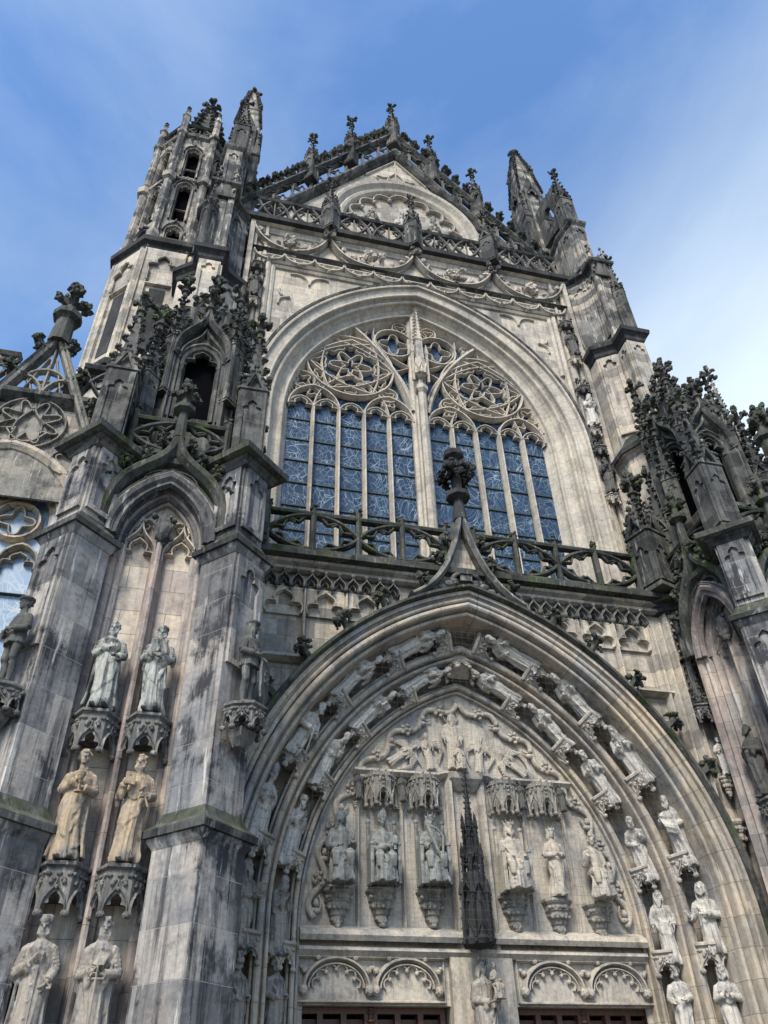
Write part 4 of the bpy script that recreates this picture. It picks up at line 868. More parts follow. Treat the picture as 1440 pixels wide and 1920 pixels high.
for s in (-1, 1):
    core = mirror(s, [(6.95, -2.2), (6.95, -5.35), (9.35, -5.35), (9.35, -2.2)])
    mb = MB(); prism(mb, core, 0, 14.2); BLK = part('porch_block', mb, 'grey')
    box_ = [(6.6, -5.9), (6.6, -5.2)]
    for cx in (6.47, 9.66):
        inner = cx < 8
        mb = MB()
        for z0, z1, h in ((0, 5.75, .76), (5.75, 11.6, .66), (11.6, 14.1, .56)):
            loft(mb, [[(x, y, z) for x, y in mirror(s, diamond(cx, -5.85, hh))] for z, hh in ((z0, h), (z1, h))])
        # piers reach back so that the diamond grows out of the block
        PR = part('corner_pier', mb, 'grey', BLK)
        for z, h, m_ in ((5.75, .76, 'dark'), (11.55, .68, 'dark')):
            mb = MB(); loft(mb, [[(x, y, zz) for x, y in mirror(s, diamond(cx, -5.85, hh))] for zz, hh in ((z - .12, h), (z, h + .10), (z + .06, h + .12))]); part('pier_cap', mb, 'grey', PR)
            mb = MB(); loft(mb, [[(x, y, zz) for x, y in mirror(s, diamond(cx, -5.85, hh))] for zz, hh in ((z + .065, h + .2), (z + .18, h + .22), (z + .3, h + .02), (z + .52, h - .12))]); part('pier_weathering', mb, m_, PR)
        for a in ((-45, 45)):
            n_ = Vector((sin(rad(a)), -cos(rad(a))))
            for z0, z1, h in ((8.9 if (a * s < 0) == inner else 12.2, 11.4, .66), (12.2, 13.9, .56)):
                if z0 > z1: continue
                f0 = h / math.sqrt(2); mb = MB(); mb.M = ang((s * cx + n_.x * f0, -5.85 + n_.y * f0, 0), a); tref_panel(mb, f0 * .86, z0, z1, .07); part('pier_panel', mb, 'grey', PR)
    # front bay and inner side bay
    niche_bay(ang((s * 8.06, -5.36, 0), 0), .96, 15.0, s)
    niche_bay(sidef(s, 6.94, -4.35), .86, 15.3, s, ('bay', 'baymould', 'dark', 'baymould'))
    # cornice following the plan of the block
    h = .62
    pl = [(5.6, -2.4), (6.5, -2.9), (6.72, -5.0), (6.47 - h, -5.85), (6.47, -5.85 - h), (6.47 + h, -5.85), (7.3, -5.62), (8.8, -5.62), (9.66 - h, -5.85), (9.66, -5.85 - h), (9.66 + h, -5.85), (9.66, -5.85 + h), (9.6, -2.4)]
    pl = mirror(s, pl)
    mb = MB(); cornice(mb, pl, [(13.85, -.1), (13.9, .05), (14.0, .08), (14.08, .16)]); part('block_cornice', mb, 'dark', BLK)
    mb = MB(); cornice(mb, pl, [(14.085, .2), (14.13, .3), (14.28, .32), (14.42, .1), (14.46, -.1)]); part('block_slab', mb, 'mossy', BLK)
    # balustrades on the block
    balustrade(ang((s * 8.06, -5.78, 0), 0), -1.1, 1.1, 14.45, 15.6, 2); balustrade(sidef(s, 6.55, -4.2), -1.25, 1.25, 14.45, 15.6, 2)
    # gabled shafts on the corner piers
    for cx in (6.47, 9.66): pinnacle(s * cx, -5.85, 14.4, .66, 2.3, 2.6, 'dark', 0, 5, .5, fmat='mossy', cs=.24, parent=CH)
    pinnacle(s * 7.0, -2.75, 14.4, .5, 2.4, 2.2, 'dark', 45, 5, .42, fmat='mossy', cs=.2); pinnacle(s * 6.15, -2.85, 14.4, .78, 2.05, 1.7, 'dark', 20, 5, .6, fmat='mossy', cs=.26); pinnacle(s * 6.5, -2.6, 14.4, .6, 2.0, 2.0, 'dark', 20, 5, .55, fmat='mossy', cs=.24)
    # tabernacle standing on the block
    X, Y, hw, z0 = 7.95, -4.15, .82, 14.4
    mb = MB()
    for a in (0, 90, 180, 270):
        mb.M = ang((s * X + hw * sin(rad(a)), Y - hw * cos(rad(a)), 0), a)
        extr(mb, [(-hw, 14.4), (hw, 14.4), (hw, 21.2), (-hw, 21.2)], [pointed(.44, 18.7, .62, 16.6, 8)[::-1]], -.25, 0, True)
        mb.M = None
    TB = part('tabernacle', mb, 'dark', smooth=False)
    mb = MB(); box(mb, s * X - .5, s * X + .5, Y - .5, Y + .5, 14.5, 20.6); part('tabernacle_shade_block', mb, 'inner_shade', TB)  # solid block added behind the arches, painted black as the niche's inner shade
    for a in (0, 90, 180, 270):
        if s > 0 and a == 90 or s < 0 and a == 270: pass
        mb = MB(); mb.M = ang((s * X + hw * sin(rad(a)), Y - hw * cos(rad(a)), 0), a)
        sweep(mb, pointed(.5, 18.7, .7, 16.5, 9), [(-.1, -.1), (-.05, .06), (.02, .1), (.05, .04), (.1, .12), (.16, .1), (.18, 0)], caps=False); sweep(mb, trefoil(.42, 18.6, .62, None, 0, 5), BAR(.07, .04, -.1))
        sweep(mb, ogee(.74, 18.8, 2.1, 0, 12), [(-.12, 0), (-.1, .18), (0, .3), (.08, .26), (.12, 0)]); sweep(mb, ogee(.58, 18.75, 1.4, 0, 10), [(-.05, 0), (0, .16), (.06, .12), (.08, 0)])
        for k in (-.72, .72): sweep(mb, [(k, 14.4), (k, 18.9)], BAR(.16, .2), caps=False); ball(mb, (k, 18.95, .12), (.16, .13, .16), 8, 5); sweep(mb, [(k * .82, 14.4), (k * .82, 18.6)], BAR(.08, .12), caps=False)
        part('tabernacle_arch', mb, 'dark', TB)
        og = ogee(.78, 18.85, 2.1, 0, 12)
        for i in (3, 6, 9, len(og) - 10, len(og) - 7, len(og) - 4): mb = MB(); mb.M = ang((s * X + hw * sin(rad(a)), Y - hw * cos(rad(a)), 0), a); d = 1 if og[i][0] > 0 else -1; leaf(mb, (og[i][0], og[i][1] + .05, .2), (d, .4, .5), .26, (0, 1, 0)); part('tabernacle_crocket', mb, 'mossy', TB)
        c = ang((s * X + hw * sin(rad(a)), Y - hw * cos(rad(a)), 0), a) @ Vector((0, 0, .2)); mb = MB(); finial(mb, c.x, c.y, 20.75, .55); part('finial', mb, 'mossy', TB)
    for a, b in ((-1, -1), (1, -1), (-1, 1), (1, 1)): pinnacle(s * X + a * hw, Y + b * hw, 17.2, .40, 2.3, 2.2, 'dark', 45, 5, .48, fmat='mossy', cs=.22)
    pinnacle(s * X, Y, 19.9, .9, 1.0, 2.2, 'dark', 45, 7, .5, fmat='mossy', cs=.28)
    for x, y, z, w_, hs, hp_ in ((8.95, -3.3, 16., .5, 3.6, 2.2), (7.2, -3.2, 17., .46, 3.6, 2.2), (9.3, -4.6, 15.6, .42, 2.6, 2.0), (8.5, -2.95, 17.4, .46, 3.9, 2.3), (6.85, -3.95, 14.4, .42, 3.6, 2.2), (9.2, -5.2, 14.4, .40, 3.2, 2.1)):
        pinnacle(s * x, y, z, w_, hs, hp_, 'dark', 45, 6, .52, fmat='mossy', cs=.23)
        if z > 15: mb = MB(); stack(mb, s * x, y, [(14.4, w_ * .6), (z, w_ * .55)], 4, PI / 4 + PI / 4); part('pinnacle_shaft', mb, 'dark')
    # buttress rising behind: lower stage up to the cornice at 27.7
    mb = MB()
    b1 = mirror(s, [(7.35, .6), (7.35, -1.5), (8.1, -2.0), (8.1, -2.72), (8.88, -2.72), (8.88, -2.0), (9.6, -1.5), (9.6, .6)])
    prism(mb, b1, 14.4, 27.3); BT = part('buttress', mb, 'pale' if s < 0 else 'warm')
    mb = MB(); cornice(mb, b1, [(27.0, 0), (27.1, .06), (27.25, .08), (27.35, .16), (27.42, .24), (27.62, .26), (27.9, .03), (28.2, -.15)]); part('buttress_cornice', mb, 'black', BT)
    for xa, ya, a, pw in ((8.49, -2.72, 0, .34), (8.1, -2.36, -90 * s, .3), (7.7, -1.78, -34 * s, .36)):
        mb = MB(); mb.M = ang((s * xa, ya, 0), a); tref_panel(mb, pw, 22.5, 26.9, .07); part('buttress_panel', mb, 'pale' if s < 0 else 'warm', BT)
    b0 = mirror(s, [(7.3, .6), (7.3, -1.7), (7.75, -2.5), (9.5, -2.5), (9.9, -1.7), (9.9, .6)])
    mb = MB(); prism(mb, b0, 14.4, 21.3); cornice(mb, b0, [(21.1, 0), (21.25, .1), (21.3, .22)]); part('buttress_foot', mb, 'bay', BT)
    mb = MB(); cornice(mb, b0, [(21.305, .18), (21.35, .25), (21.55, .26), (21.9, .0), (22.3, -.2)]); part('foot_weathering', mb, 'black', BT)
    for k in (7.9, 8.6, 9.2):
        mb = MB(); mb.M = ang((s * k, -2.5, 0), 0); tref_panel(mb, .28, 17.5, 20.9, .07); part('buttress_panel', mb, 'bay', BT)
    # upper stages
    b2 = mirror(s, [(7.5, .8), (7.5, -.8), (8.15, -1.5), (8.15, -2.15), (8.85, -2.15), (8.85, -1.5), (9.35, -.8), (9.35, .8)])
    mb = MB(); prism(mb, b2, 27.7, 33.2); B2_ = part('buttress_upper', mb, 'upper', BT)
    for (vx, vy), zt_ in ((b2[2], 33.6), (b2[3], 34.6), (b2[4], 34.6), (b2[1], 33.4)):
        mb = MB(); stack(mb, vx, vy, [(27.7, .15), (28.3, .15), (28.5, .09), (zt_ - 1.5, .09), (zt_ - 1.4, .15), (zt_ - 1.25, .15), (zt_ - 1.1, .1), (zt_ + .2, .02)], 6)
        for q in range(5): leaf(mb, (vx, vy, zt_ - 1.0 + .24 * q), (s * (1 if q % 2 else -1), -.6, .2), .16)
        part('angle_shaft', mb, 'upper', B2_)
    mb = MB(); cornice(mb, b2, [(32.9, 0), (33.1, .1), (33.2, .25), (33.35, .27), (33.7, 0), (34, -.2)]); part('buttress_cornice', mb, 'dark', B2_)
    for xa, ya, a, pw in ((8.5, -2.15, 0, .3), (8.15, -1.85, -90 * s, .26), (7.83, -1.15, -47 * s, .4)):
        mb = MB(); mb.M = ang((s * xa, ya, 0), a); tref_panel(mb, pw, 28.4, 32.7, .06); part('buttress_panel', mb, 'upper', B2_)
    mb = MB(); mb.M = ang((s * 8.5, -2.2, 0), 0)
    extr(mb, [(-.42, 32.2), (.42, 32.2), (0, 33.9)], [], -.3, .12); 
    for q in range(4):
        for k in (-1, 1): leaf(mb, (k * .42 * (1 - q / 4.4), 32.3 + 1.6 * q / 4, .05), (k, .4, .3), .16, (0, 1, 0))
    part('buttress_gablet', mb, 'dark', B2_)
    b3 = mirror(s, [(8.0, .3), (7.9, -.6), (8.12, -1.62), (8.82, -1.62), (9.0, -.6), (8.95, .3)])
    mb = MB(); prism(mb, b3, 33.2, 37.6); B3_ = part('buttress_shaft', mb, 'upper', BT)
    mb = MB(); cornice(mb, b3, [(37.4, 0), (37.6, .12), (37.75, .14), (38.1, -.1)]); part('buttress_cornice', mb, 'dark', B3_)
    for a, xa, ya in ((0, 8.47, -1.62), (-78 * s, 8.0, -1.1)):
        mb = MB(); mb.M = ang((s * xa, ya, 0), a); tref_panel(mb, .3, 33.9, 37.2, .06); part('buttress_panel', mb, 'upper', B3_)
    pinnacle(s * 8.35, -1.2, 37.8, .66, 2.3, 2.75, 'dark', 0, 6, .45)
    pinnacle(s * 8.9, -2.3, 27.8, .42, 3.2, 2.2, 'dark', 45, 5, .4)
    # main pinnacle over the corner and the flying strut to it
    mb = MB(); X, Y = s * 8.3, 1.8
    stack(mb, X, Y, [(27.7, .98), (36.2, .95)], 8); MP = part('great_pinnacle', mb, 'upper')
    mb = MB(); stack(mb, X, Y, [(36.2, .84), (45.4, .62), (45.5, .68), (45.8, .66), (48.2, .46), (48.3, .52), (48.5, .42), (51.3, .10)], 4, PI / 4); part('great_spire', mb, 'upper' if s > 0 else 'upper', MP)
    mb = MB()
    for k in range(4):
        a = 90 * k; mb.M = ang((X + .74 * sin(rad(a)), Y - .74 * cos(rad(a)), 0), a); tref_panel(mb, .5, 38.5, 45.6, .08)
        extr(mb, [(-.56, 45.4), (.56, 45.4), (0, 47.3)], [], -.5, -.06); sweep(mb, ogee(.5, 44.2, 2.2, 0, 8), BAR(.12, .12)); mb.M = None
        for q in (-.78, .78): 
            px_, py_ = X + .78 * sin(rad(a)) + q * cos(rad(a)), Y - .78 * cos(rad(a)) + q * sin(rad(a))
    part('spire_gablet', mb, 'dark', MP)
    mb = MB()
    for k in range(4):
        a = PI / 4 + k * PI / 2; pinn_x, pinn_y = X + .95 * cos(a), Y + .95 * sin(a)
        stack(mb, pinn_x, pinn_y, [(37, .2), (42.3, .17), (42.4, .24), (42.6, .18), (45.4, .03)], 4)
        for q in range(6): leaf(mb, (pinn_x, pinn_y, 42.8 + .4 * q), (cos(a), sin(a), .2), .2)
        for q in range(14):
            t = q / 13.5; r_ = (.44 * (1 - t) + .08 * t) * 1.41; leaf(mb, (X + r_ * cos(a), Y + r_ * sin(a), 48.4 + 2.8 * t), (cos(a), sin(a), .1), .30 - .08 * t); r2 = (.66 * (1 - t) + .46 * t) * 1.41; leaf(mb, (X + r2 * cos(a), Y + r2 * sin(a), 45.6 + 2.7 * t), (cos(a), sin(a), .1), .2)
        for q in range(7): leaf(mb, (X + 1.02 * cos(a), Y + 1.02 * sin(a), 37.6 + 1.0 * q), (cos(a), sin(a), .1), .22)
    part('spire_crockets', mb, 'dark', MP)
    mb = MB(); finial(mb, X, Y, 50.6, .62); part('finial', mb, 'mossy', MP)
    mb = MB(); mb.M = frame((s * 8.35, -1.2, 2.4), (0, 1, 0), (0, 0, 1), (s, 0, 0))
    extr(mb, [(.2, 36.4), (2.4, 37.2), (2.4, 40.6), (1.6, 40.5), (.2, 40.0)], [[(.75, 37.9), (1.0, 39.2), (1.4, 39.5), (1.7, 39.0), (1.75, 38.1), (1.3, 37.6)], ], -.14, .14, True)
    for q in range(6): leaf(mb, (.3 + .33 * q, 40.1 + .09 * q, 0), (-.3, 1, 0), .26, (1, 0, 0))
    part('flying_strut', mb, 'dark', MP)
# ------------------------------------------------------------------ octagonal stair turret on the left
X, Y = -10.42, 1.6
def octo(r, X=X, Y=Y): k = r / cos(PI / 8); return [(X + k * cos(PI / 8 + PI / 4 * i), Y + k * sin(PI / 8 + PI / 4 * i)) for i in range(8)]
mb = MB(); prism(mb, octo(2.0), 0, 30.4); ST = part('stair_turret', mb, 'pale')
mb = MB(); cornice(mb, octo(2.0), [(30.2, 0), (30.35, .1), (30.5, .14), (30.6, .3), (30.85, .32), (31.4, .0)]); part('turret_cornice', mb, 'black', ST)
mb = MB(); cornice(mb, octo(2.15), [(22.6, 0), (22.75, .3), (23.0, .32), (23.5, -.1)]); part('turret_string', mb, 'black', ST)
for a in (-90, -45, 0, 45):
    d = Vector((sin(rad(a)), -cos(rad(a)))); mb = MB(); mb.M = ang((X + d.x * 2.0, Y + d.y * 2.0, 0), a)
    extr(mb, [(-.82, 23.4), (.82, 23.4), (.82, 30.3), (-.82, 30.3)], [trefoil(.5, 28.9, .95, 23.6, n=5)[::-1]], 0, .12)
    sweep(mb, trefoil(.5, 28.9, .95, 28.2, n=5), BAR(.08, .17, .1)); sweep(mb, [(-.5, 28.0), (.5, 28.0)], BAR(.12, .14)); 
    for q in (-.78, .78): sweep(mb, [(q, 23.4), (q, 30.2)], BAR(.14, .2), caps=False)
    part('turret_panel', mb, 'pale', ST)
    if a in (-45, 0):
        mb = MB(); mb.M = ang((X + d.x * 2.0, Y + d.y * 2.0, 0), a); extr(mb, [(-.3, 24.2), (.3, 24.2), (.3, 27.8), (-.3, 27.8)], [], -.1, .02); part('turret_window', mb, 'black', ST)
mb = MB(); prism(mb, octo(1.4), 30.5, 40.5); part('lantern_shade_block', mb, 'inner_shade', ST)  # solid block painted black in place of the shade inside the lantern
for i in range(8):
    a = 45 * i; d = Vector((sin(rad(a)), -cos(rad(a)))); R8 = 1.78; fw = R8 * math.tan(PI / 8)
    mb = MB(); mb.M = ang((X + d.x * R8, Y + d.y * R8, 0), a)
    holes = [pointed(.27, z1, .4, z0, 6)[::-1] for z0, z1 in ((30.9, 32.1), (33.1, 35.7), (36.8, 38.9))]
    extr(mb, [(-fw, 30.3), (fw, 30.3), (fw, 40.6), (-fw, 40.6)], holes, -.3, 0)
    for z0, z1 in ((30.9, 32.1), (33.1, 35.7), (36.8, 38.9)):
        sweep(mb, pointed(.36, z1, .52, z0, 7), BAR(.1, .1), caps=False); sweep(mb, ogee(.46, z1 + .05, .95, 0, 7), BAR(.07, .12)); sweep(mb, trefoil(.26, z1 - .02, .33, None, 0, 4), BAR(.05, .0, -.2))
    sweep(mb, [(-fw, 36.4), (fw, 36.4)], [(-.12, 0), (-.05, .14), (.06, .16), (.14, 0)])
    for q in range(3): leaf(mb, ((q - 1) * .2, 40.0 + .3 * (q == 1), .08), (0, .5, 1), .16, (0, 1, 0))
    LN = part('lantern_side', mb, 'upper', ST)
    mb = MB(); mb.M = ang((X + d.x * R8, Y + d.y * R8, 0), a); sweep(mb, [(-.27, 34.2), (.27, 34.2)], BAR(.06, -.12, -.2)); sweep(mb, [(-.27, 37.7), (.27, 37.7)], BAR(.06, -.12, -.2)); part('louvre_bar', mb, 'upper', LN)
    a2 = rad(a + 22.5); d2 = Vector((sin(a2), -cos(a2))); k = R8 / cos(PI / 8)
    mb = MB(); c = (X + d2.x * (k + .08), Y + d2.y * (k + .08))
    stack(mb, c[0], c[1], [(30.4, .25), (31.6, .25), (31.9, .17), (36.0, .17), (36.1, .29), (36.5, .31), (36.7, .16), (40.4, .15), (40.5, .24), (40.7, .24), (40.9, .16), (42.2, .15), (42.3, .21), (42.4, .15), (43.5, .02)], 6)
    for q in range(4):
        for t in range(4): leaf(mb, (c[0], c[1], 42.5 + .25 * q), (cos(t * PI / 2), sin(t * PI / 2), .2), .13)
    LS = part('lantern_shaft', mb, 'upper', ST)
    if i % 2 == 0: pass
mb = MB(); cornice(mb, octo(1.7), [(40.3, 0), (40.5, .2), (40.7, .22), (40.85, .05)]); part('turret_cornice', mb, 'dark', ST)
for i in range(8):
    a = 45 * i; d = Vector((sin(rad(a)), -cos(rad(a)))); mb = MB(); mb.M = ang((X + d.x * 1.72, Y + d.y * 1.72, 0), a); open_band(mb, -.66, .66, 40.8, 41.6, 1); part('turret_parapet', mb, 'dark', ST)
mb = MB(); stack(mb, X, Y, [(40.5, 1.15), (42.0, 1.05), (47.4, .12)], 8)
for q in range(8):
    for t in range(8): a = PI / 8 + t * PI / 4; r_ = 1.06 - .11 * q; leaf(mb, (X + r_ * cos(a), Y + r_ * sin(a), 42.4 + .62 * q), (cos(a), sin(a), .2), .34)
TS = part('turret_spirelet', mb, 'dark', ST); mb = MB(); finial(mb, X, Y, 47.1, .8); part('finial', mb, 'mossy', TS)
# ------------------------------------------------------------------ chapel walls at either end
for s in (-1, 1):
    CF = ang((s * 12.45, -3.0, 0), 0)
    mb = MB(); mb.M = CF; extr(mb, [(-7 if s < 0 else -3, 0)] + pointed(1.95, 14.2, 2.35, 0, 10) + [(3 if s < 0 else 7, 0), (3 if s < 0 else 7, 18.2), (-7 if s < 0 else -3, 18.2)], [], -.5, 0); CW_ = part('chapel_wall', mb, 'warm')
    mb = MB(); mb.M = CF; sweep(mb, pointed(1.7, 14.2, 2.1, 0, 14), [(-.38, -.45), (-.34, -.2), (-.2, -.16), (-.16, -.02), (-.05, .05), (.05, .02), (.1, .12), (.24, .2), (.36, .18), (.4, 0)], caps=False); part('chapel_arch', mb, 'warmmould', CW_)
    mb = MB(); mb.M = CF; extr(mb, pointed(1.45, 14.2, 1.85, 4, 10), [], -.5, -.4); CG = part('chapel_glass', mb, 'glass2', CW_)
    mb = MB(); mb.M = CF
    for x in (-.48, .48): sweep(mb, [(x, 4), (x, 13.2)], BAR(.12, -.2, -.42), caps=False)
    for c in (-.93, 0, .93): sweep(mb, pointed(.46, 13.0, .6, None, 6, c), BAR(.13, -.18, -.42)); sweep(mb, trefoil(.38, 12.9, .45, None, c, 5), BAR(.08, -.24, -.42))
    for c in (-.6, .6): sweep(mb, circle(c, 14.3, .55, 18), BAR(.14, -.18, -.42), True); sweep(mb, foils(c, 14.3, .44, 4, 45), BAR(.08, -.24, -.42), True)
    sweep(mb, circle(0, 15.2, .42, 16), BAR(.13, -.18, -.42), True); sweep(mb, foils(0, 15.2, .34, 3, 90), BAR(.08, -.24, -.42), True)
    part('chapel_tracery', mb, 'warm', CW_)
    mb = MB(); mb.M = CF
    for q in range(7): mb = MB(); mb.M = CF; sweep(mb, [(-1.4, 5.3 + 1.15 * q), (1.4, 5.3 + 1.15 * q)], BAR(.05, -.3, -.42), caps=False); part('glazing_bar', mb, 'iron', CG)
    mb = MB(); mb.M = CF; gx = .2 * -s
    ar2 = [p_ for p_ in pointed(2.1, 14.2, 2.5, None, 12)][::-1]
    sweep(mb, [(gx - 2.5, 14.8), (gx, 20.9), (gx + 2.5, 14.8)], [(-.14, 0), (-.14, .1), (-.1, .3), (-.02, .34), (.02, .28), (.08, .36), (.12, .3), (.14, 0)], caps=False); extr(mb, [(gx - 2.3, 14.8), (gx + 2.3, 14.8), (gx, 19.0)], [], 0, .08)
    sweep(mb, circle(gx, 17.35, .92, 24), BAR(.09, .18), True); sweep(mb, foils(gx, 17.35, .82, 8, 0, m=5), BAR(.09, .2), True); sweep(mb, ogee(.36, 16.95, 1.1, gx, 8), BAR(.1, .2)); sweep(mb, ogee(.36, -17.25, .5, gx, 8), BAR(.1, .2)) if False else None
    sweep(mb, bulge((gx - .5, 17.0), (gx + .5, 17.0), -.4, 8), BAR(.1, .2))
    for k in (-1, 1): sweep(mb, foils(gx + k * 1.25, 16.1, .36, 3, 90), BAR(.09, .18), True); sweep(mb, circle(gx + k * 1.25, 16.1, .45, 14), BAR(.09, .2), True)
    for k in (-.5, .5): sweep(mb, [(gx + k, 18.6), (gx + k * .2, 20.0)], BAR(.08, .16)); sweep(mb, foils(gx + k * .5, 18.9, .26, 3, 90), BAR2(.08, .12, 0), True)
    sweep(mb, bez((gx - 1.0, 18.5), (gx - .8, 19.4), (gx - .2, 19.3), (gx, 18.5), 8), BAR2(.12, .2, 0)); sweep(mb, bez((gx + 1.0, 18.5), (gx + .8, 19.4), (gx + .2, 19.3), (gx, 18.5), 8), BAR2(.12, .2, 0)); sweep(mb, bez((gx - .55, 19.1), (gx - .3, 19.6), (gx + .3, 19.6), (gx + .55, 19.1), 8), BAR2(.12, .2, 0)); sweep(mb, [(gx, 18.5), (gx, 20.4)], BAR2(.1, .18, 0))
    part('chapel_gable', mb, 'carvmid', CW_)
    for q in range(5):
        for k in (-1, 1): mb = MB(); mb.M = CF; t = (q + .7) / 5.2; bigleaf(mb, (gx + k * 2.6 * (1 - t), 14.9 + 6.0 * t, .25), (k * .8, .4, .2), .46, (0, .4, 1)); part('gable_crocket', mb, 'mossy', CW_)
    c = CF @ Vector((gx, 0, .2)); mb = MB(); stack(mb, c.x, c.y, [(20.6, .3), (21.7, .24)], 8); stack(mb, c.x, c.y, [(21.65, .25), (21.75, .4), (21.95, .4), (22.05, .22)], 8); pass
    cross_finial(mb, c.x, c.y, 22.0, .62)
    part('gable_finial', mb, 'mossy', CW_)
    xa, xb = (-7, 3) if s < 0 else (-3, 7)
    mb = MB(); mb.M = CF; sweep(mb, [(xa, 18.3), (xb, 18.3)], [(-.2, 0), (-.1, .15), (.02, .3), (.16, .32), (.22, 0)], caps=False); part('chapel_cornice', mb, 'dark', CW_)
    mb = MB(); mb.M = CF; open_band(mb, xa, gx - .9, 18.6, 20.0, 4 if s < 0 else 1); open_band(mb, gx + .9, xb, 18.6, 20.0, 1 if s < 0 else 4); part('chapel_parapet', mb, 'carvdark', CW_)
    x0, x1 = sorted((s * 9.4, s * 19.6)); mb = MB(); box(mb, x0, x1, -2.2, 8, 0, 18.2); part('chapel_body', mb, 'warm', CW_)
for x, y, z1_, w_ in ((9.75, -1.9, 26.6, .5), (9.3, -2.75, 24.8, .46), (10.2, -2.0, 24.2, .46), (10.3, -2.6, 22.8, .44), (8.9, -2.95, 22.2, .4)):
    mb = MB(); stack(mb, x, y, [(14.4, w_ * .6), (z1_ - 5.0, w_ * .55)], 4, 0); part('pinnacle_shaft', mb, 'dark'); pinnacle(x, y, z1_ - 5.05, w_, 2.4, 2.0, 'dark', 45, 6, .5, fmat='mossy', cs=.22)
# spirelet and flying arch beyond the right tabernacle
pinnacle(10.9, -3.2, 16, .42, 5.4, 3.4, 'upper', 45, 9, .4); pinnacle(9.75, -3.5, 16.4, .5, 3.5, 2.6, 'dark', 45, 6, .5, fmat='mossy')
# ------------------------------------------------------------------ statues
def remesh(mb, vox, it=1):
    me = mb.mesh('tmp'); o = bpy.data.objects.new('tmp', me); col.objects.link(o)
    md = o.modifiers.new('r', 'REMESH'); md.mode = 'VOXEL'; md.voxel_size = vox; md.use_smooth_shade = True
    if it: m2 = o.modifiers.new('s', 'SMOOTH'); m2.iterations = it; m2.factor = .4
    dg = bpy.context.evaluated_depsgraph_get(); out = bpy.data.meshes.new_from_object(o.evaluated_get(dg), depsgraph=dg)
    bpy.data.objects.remove(o); bpy.data.meshes.remove(me); return out
def tri_(x): x = (x / PI) % 2; return 1 - 2 * abs(x - 1) if False else abs(((x) % 2) - 1) * 2 - 1
def lerp_rows(rows, z):
    for (z0, *a), (z1, *b) in zip(rows, rows[1:]):
        if z <= z1: t = (z - z0) / (z1 - z0); t = t * t * (3 - 2 * t); return [x + (y - x) * t for x, y in zip(a, b)]
    return list(rows[-1][1:])
def robe(mb, rows, ph=0., amp=.13, ztop=1.15, hem=None, nf=(8, 5), cx=None, seg=72, nr=46, tw=1.6):
    za, zb = rows[0][0], rows[-1][0]; rings = []
    for i in range(nr + 1):
        z = za + (zb - za) * i / nr; rx, ry, cy = lerp_rows(rows, z); A = amp * max(0, min(1, (ztop - z) / (ztop * .6))) ** .8; ring = []
        ox = cx(z) if cx else 0
        for q in range(seg):
            t = 2 * PI * q / seg
            f = 1 + A * (.55 * (1 - 2 * abs(sin(nf[0] * t / 2 + .5 * tw * z + ph)) ** .6) + .45 * (1 - 2 * abs(sin(nf[1] * t / 2 - .7 * tw * z + 2.1 * ph + 1)) ** .6) + .25 * tri_(17 * t + ph))
            if hem:
                hz = hem[0] + hem[1] * cos(t - hem[2]) + .03 * tri_(6 * t)
                if z > hz and z < 1.3: f += hem[3] * min(1, (z - hz) / .03)
            ring.append((ox + rx * f * sin(t), cy - ry * f * cos(t), z))
        rings.append(ring)
    loft(mb, rings)
STAND = [(0, .235, .19, 0), (.05, .245, .20, 0), (.3, .215, .175, 0), (.6, .2, .165, -.01), (.85, .2, .155, -.01), (1.02, .18, .14, 0), (1.2, .205, .14, 0), (1.33, .215, .125, 0), (1.395, .17, .10, .0), (1.44, .085, .075, 0), (1.5, .06, .06, 0)]
TUNIC = [(.78, .22, .18, 0), (.85, .21, .17, 0), (1.0, .17, .135, 0), (1.2, .2, .14, 0), (1.33, .215, .125, 0), (1.395, .17, .10, 0), (1.44, .085, .075, 0), (1.5, .06, .06, 0)]
SEATR = [(0, .30, .25, -.26), (.06, .31, .25, -.26), (.25, .265, .2, -.27), (.42, .24, .17, -.25), (.52, .23, .19, -.16), (.60, .21, .18, -.06), (.72, .19, .15, 0), (.95, .2, .14, .01), (1.08, .21, .125, .01), (1.145, .17, .1, .01), (1.19, .085, .075, 0), (1.25, .06, .06, 0)]
KNEEL = [(0, .25, .34, .12), (.06, .26, .35, .12), (.2, .24, .30, .10), (.38, .21, .22, .03), (.55, .2, .17, 0), (.68, .18, .14, 0), (.86, .205, .14, 0), (.99, .215, .125, 0), (1.055, .17, .1, 0), (1.1, .085, .075, 0), (1.16, .06, .06, 0)]
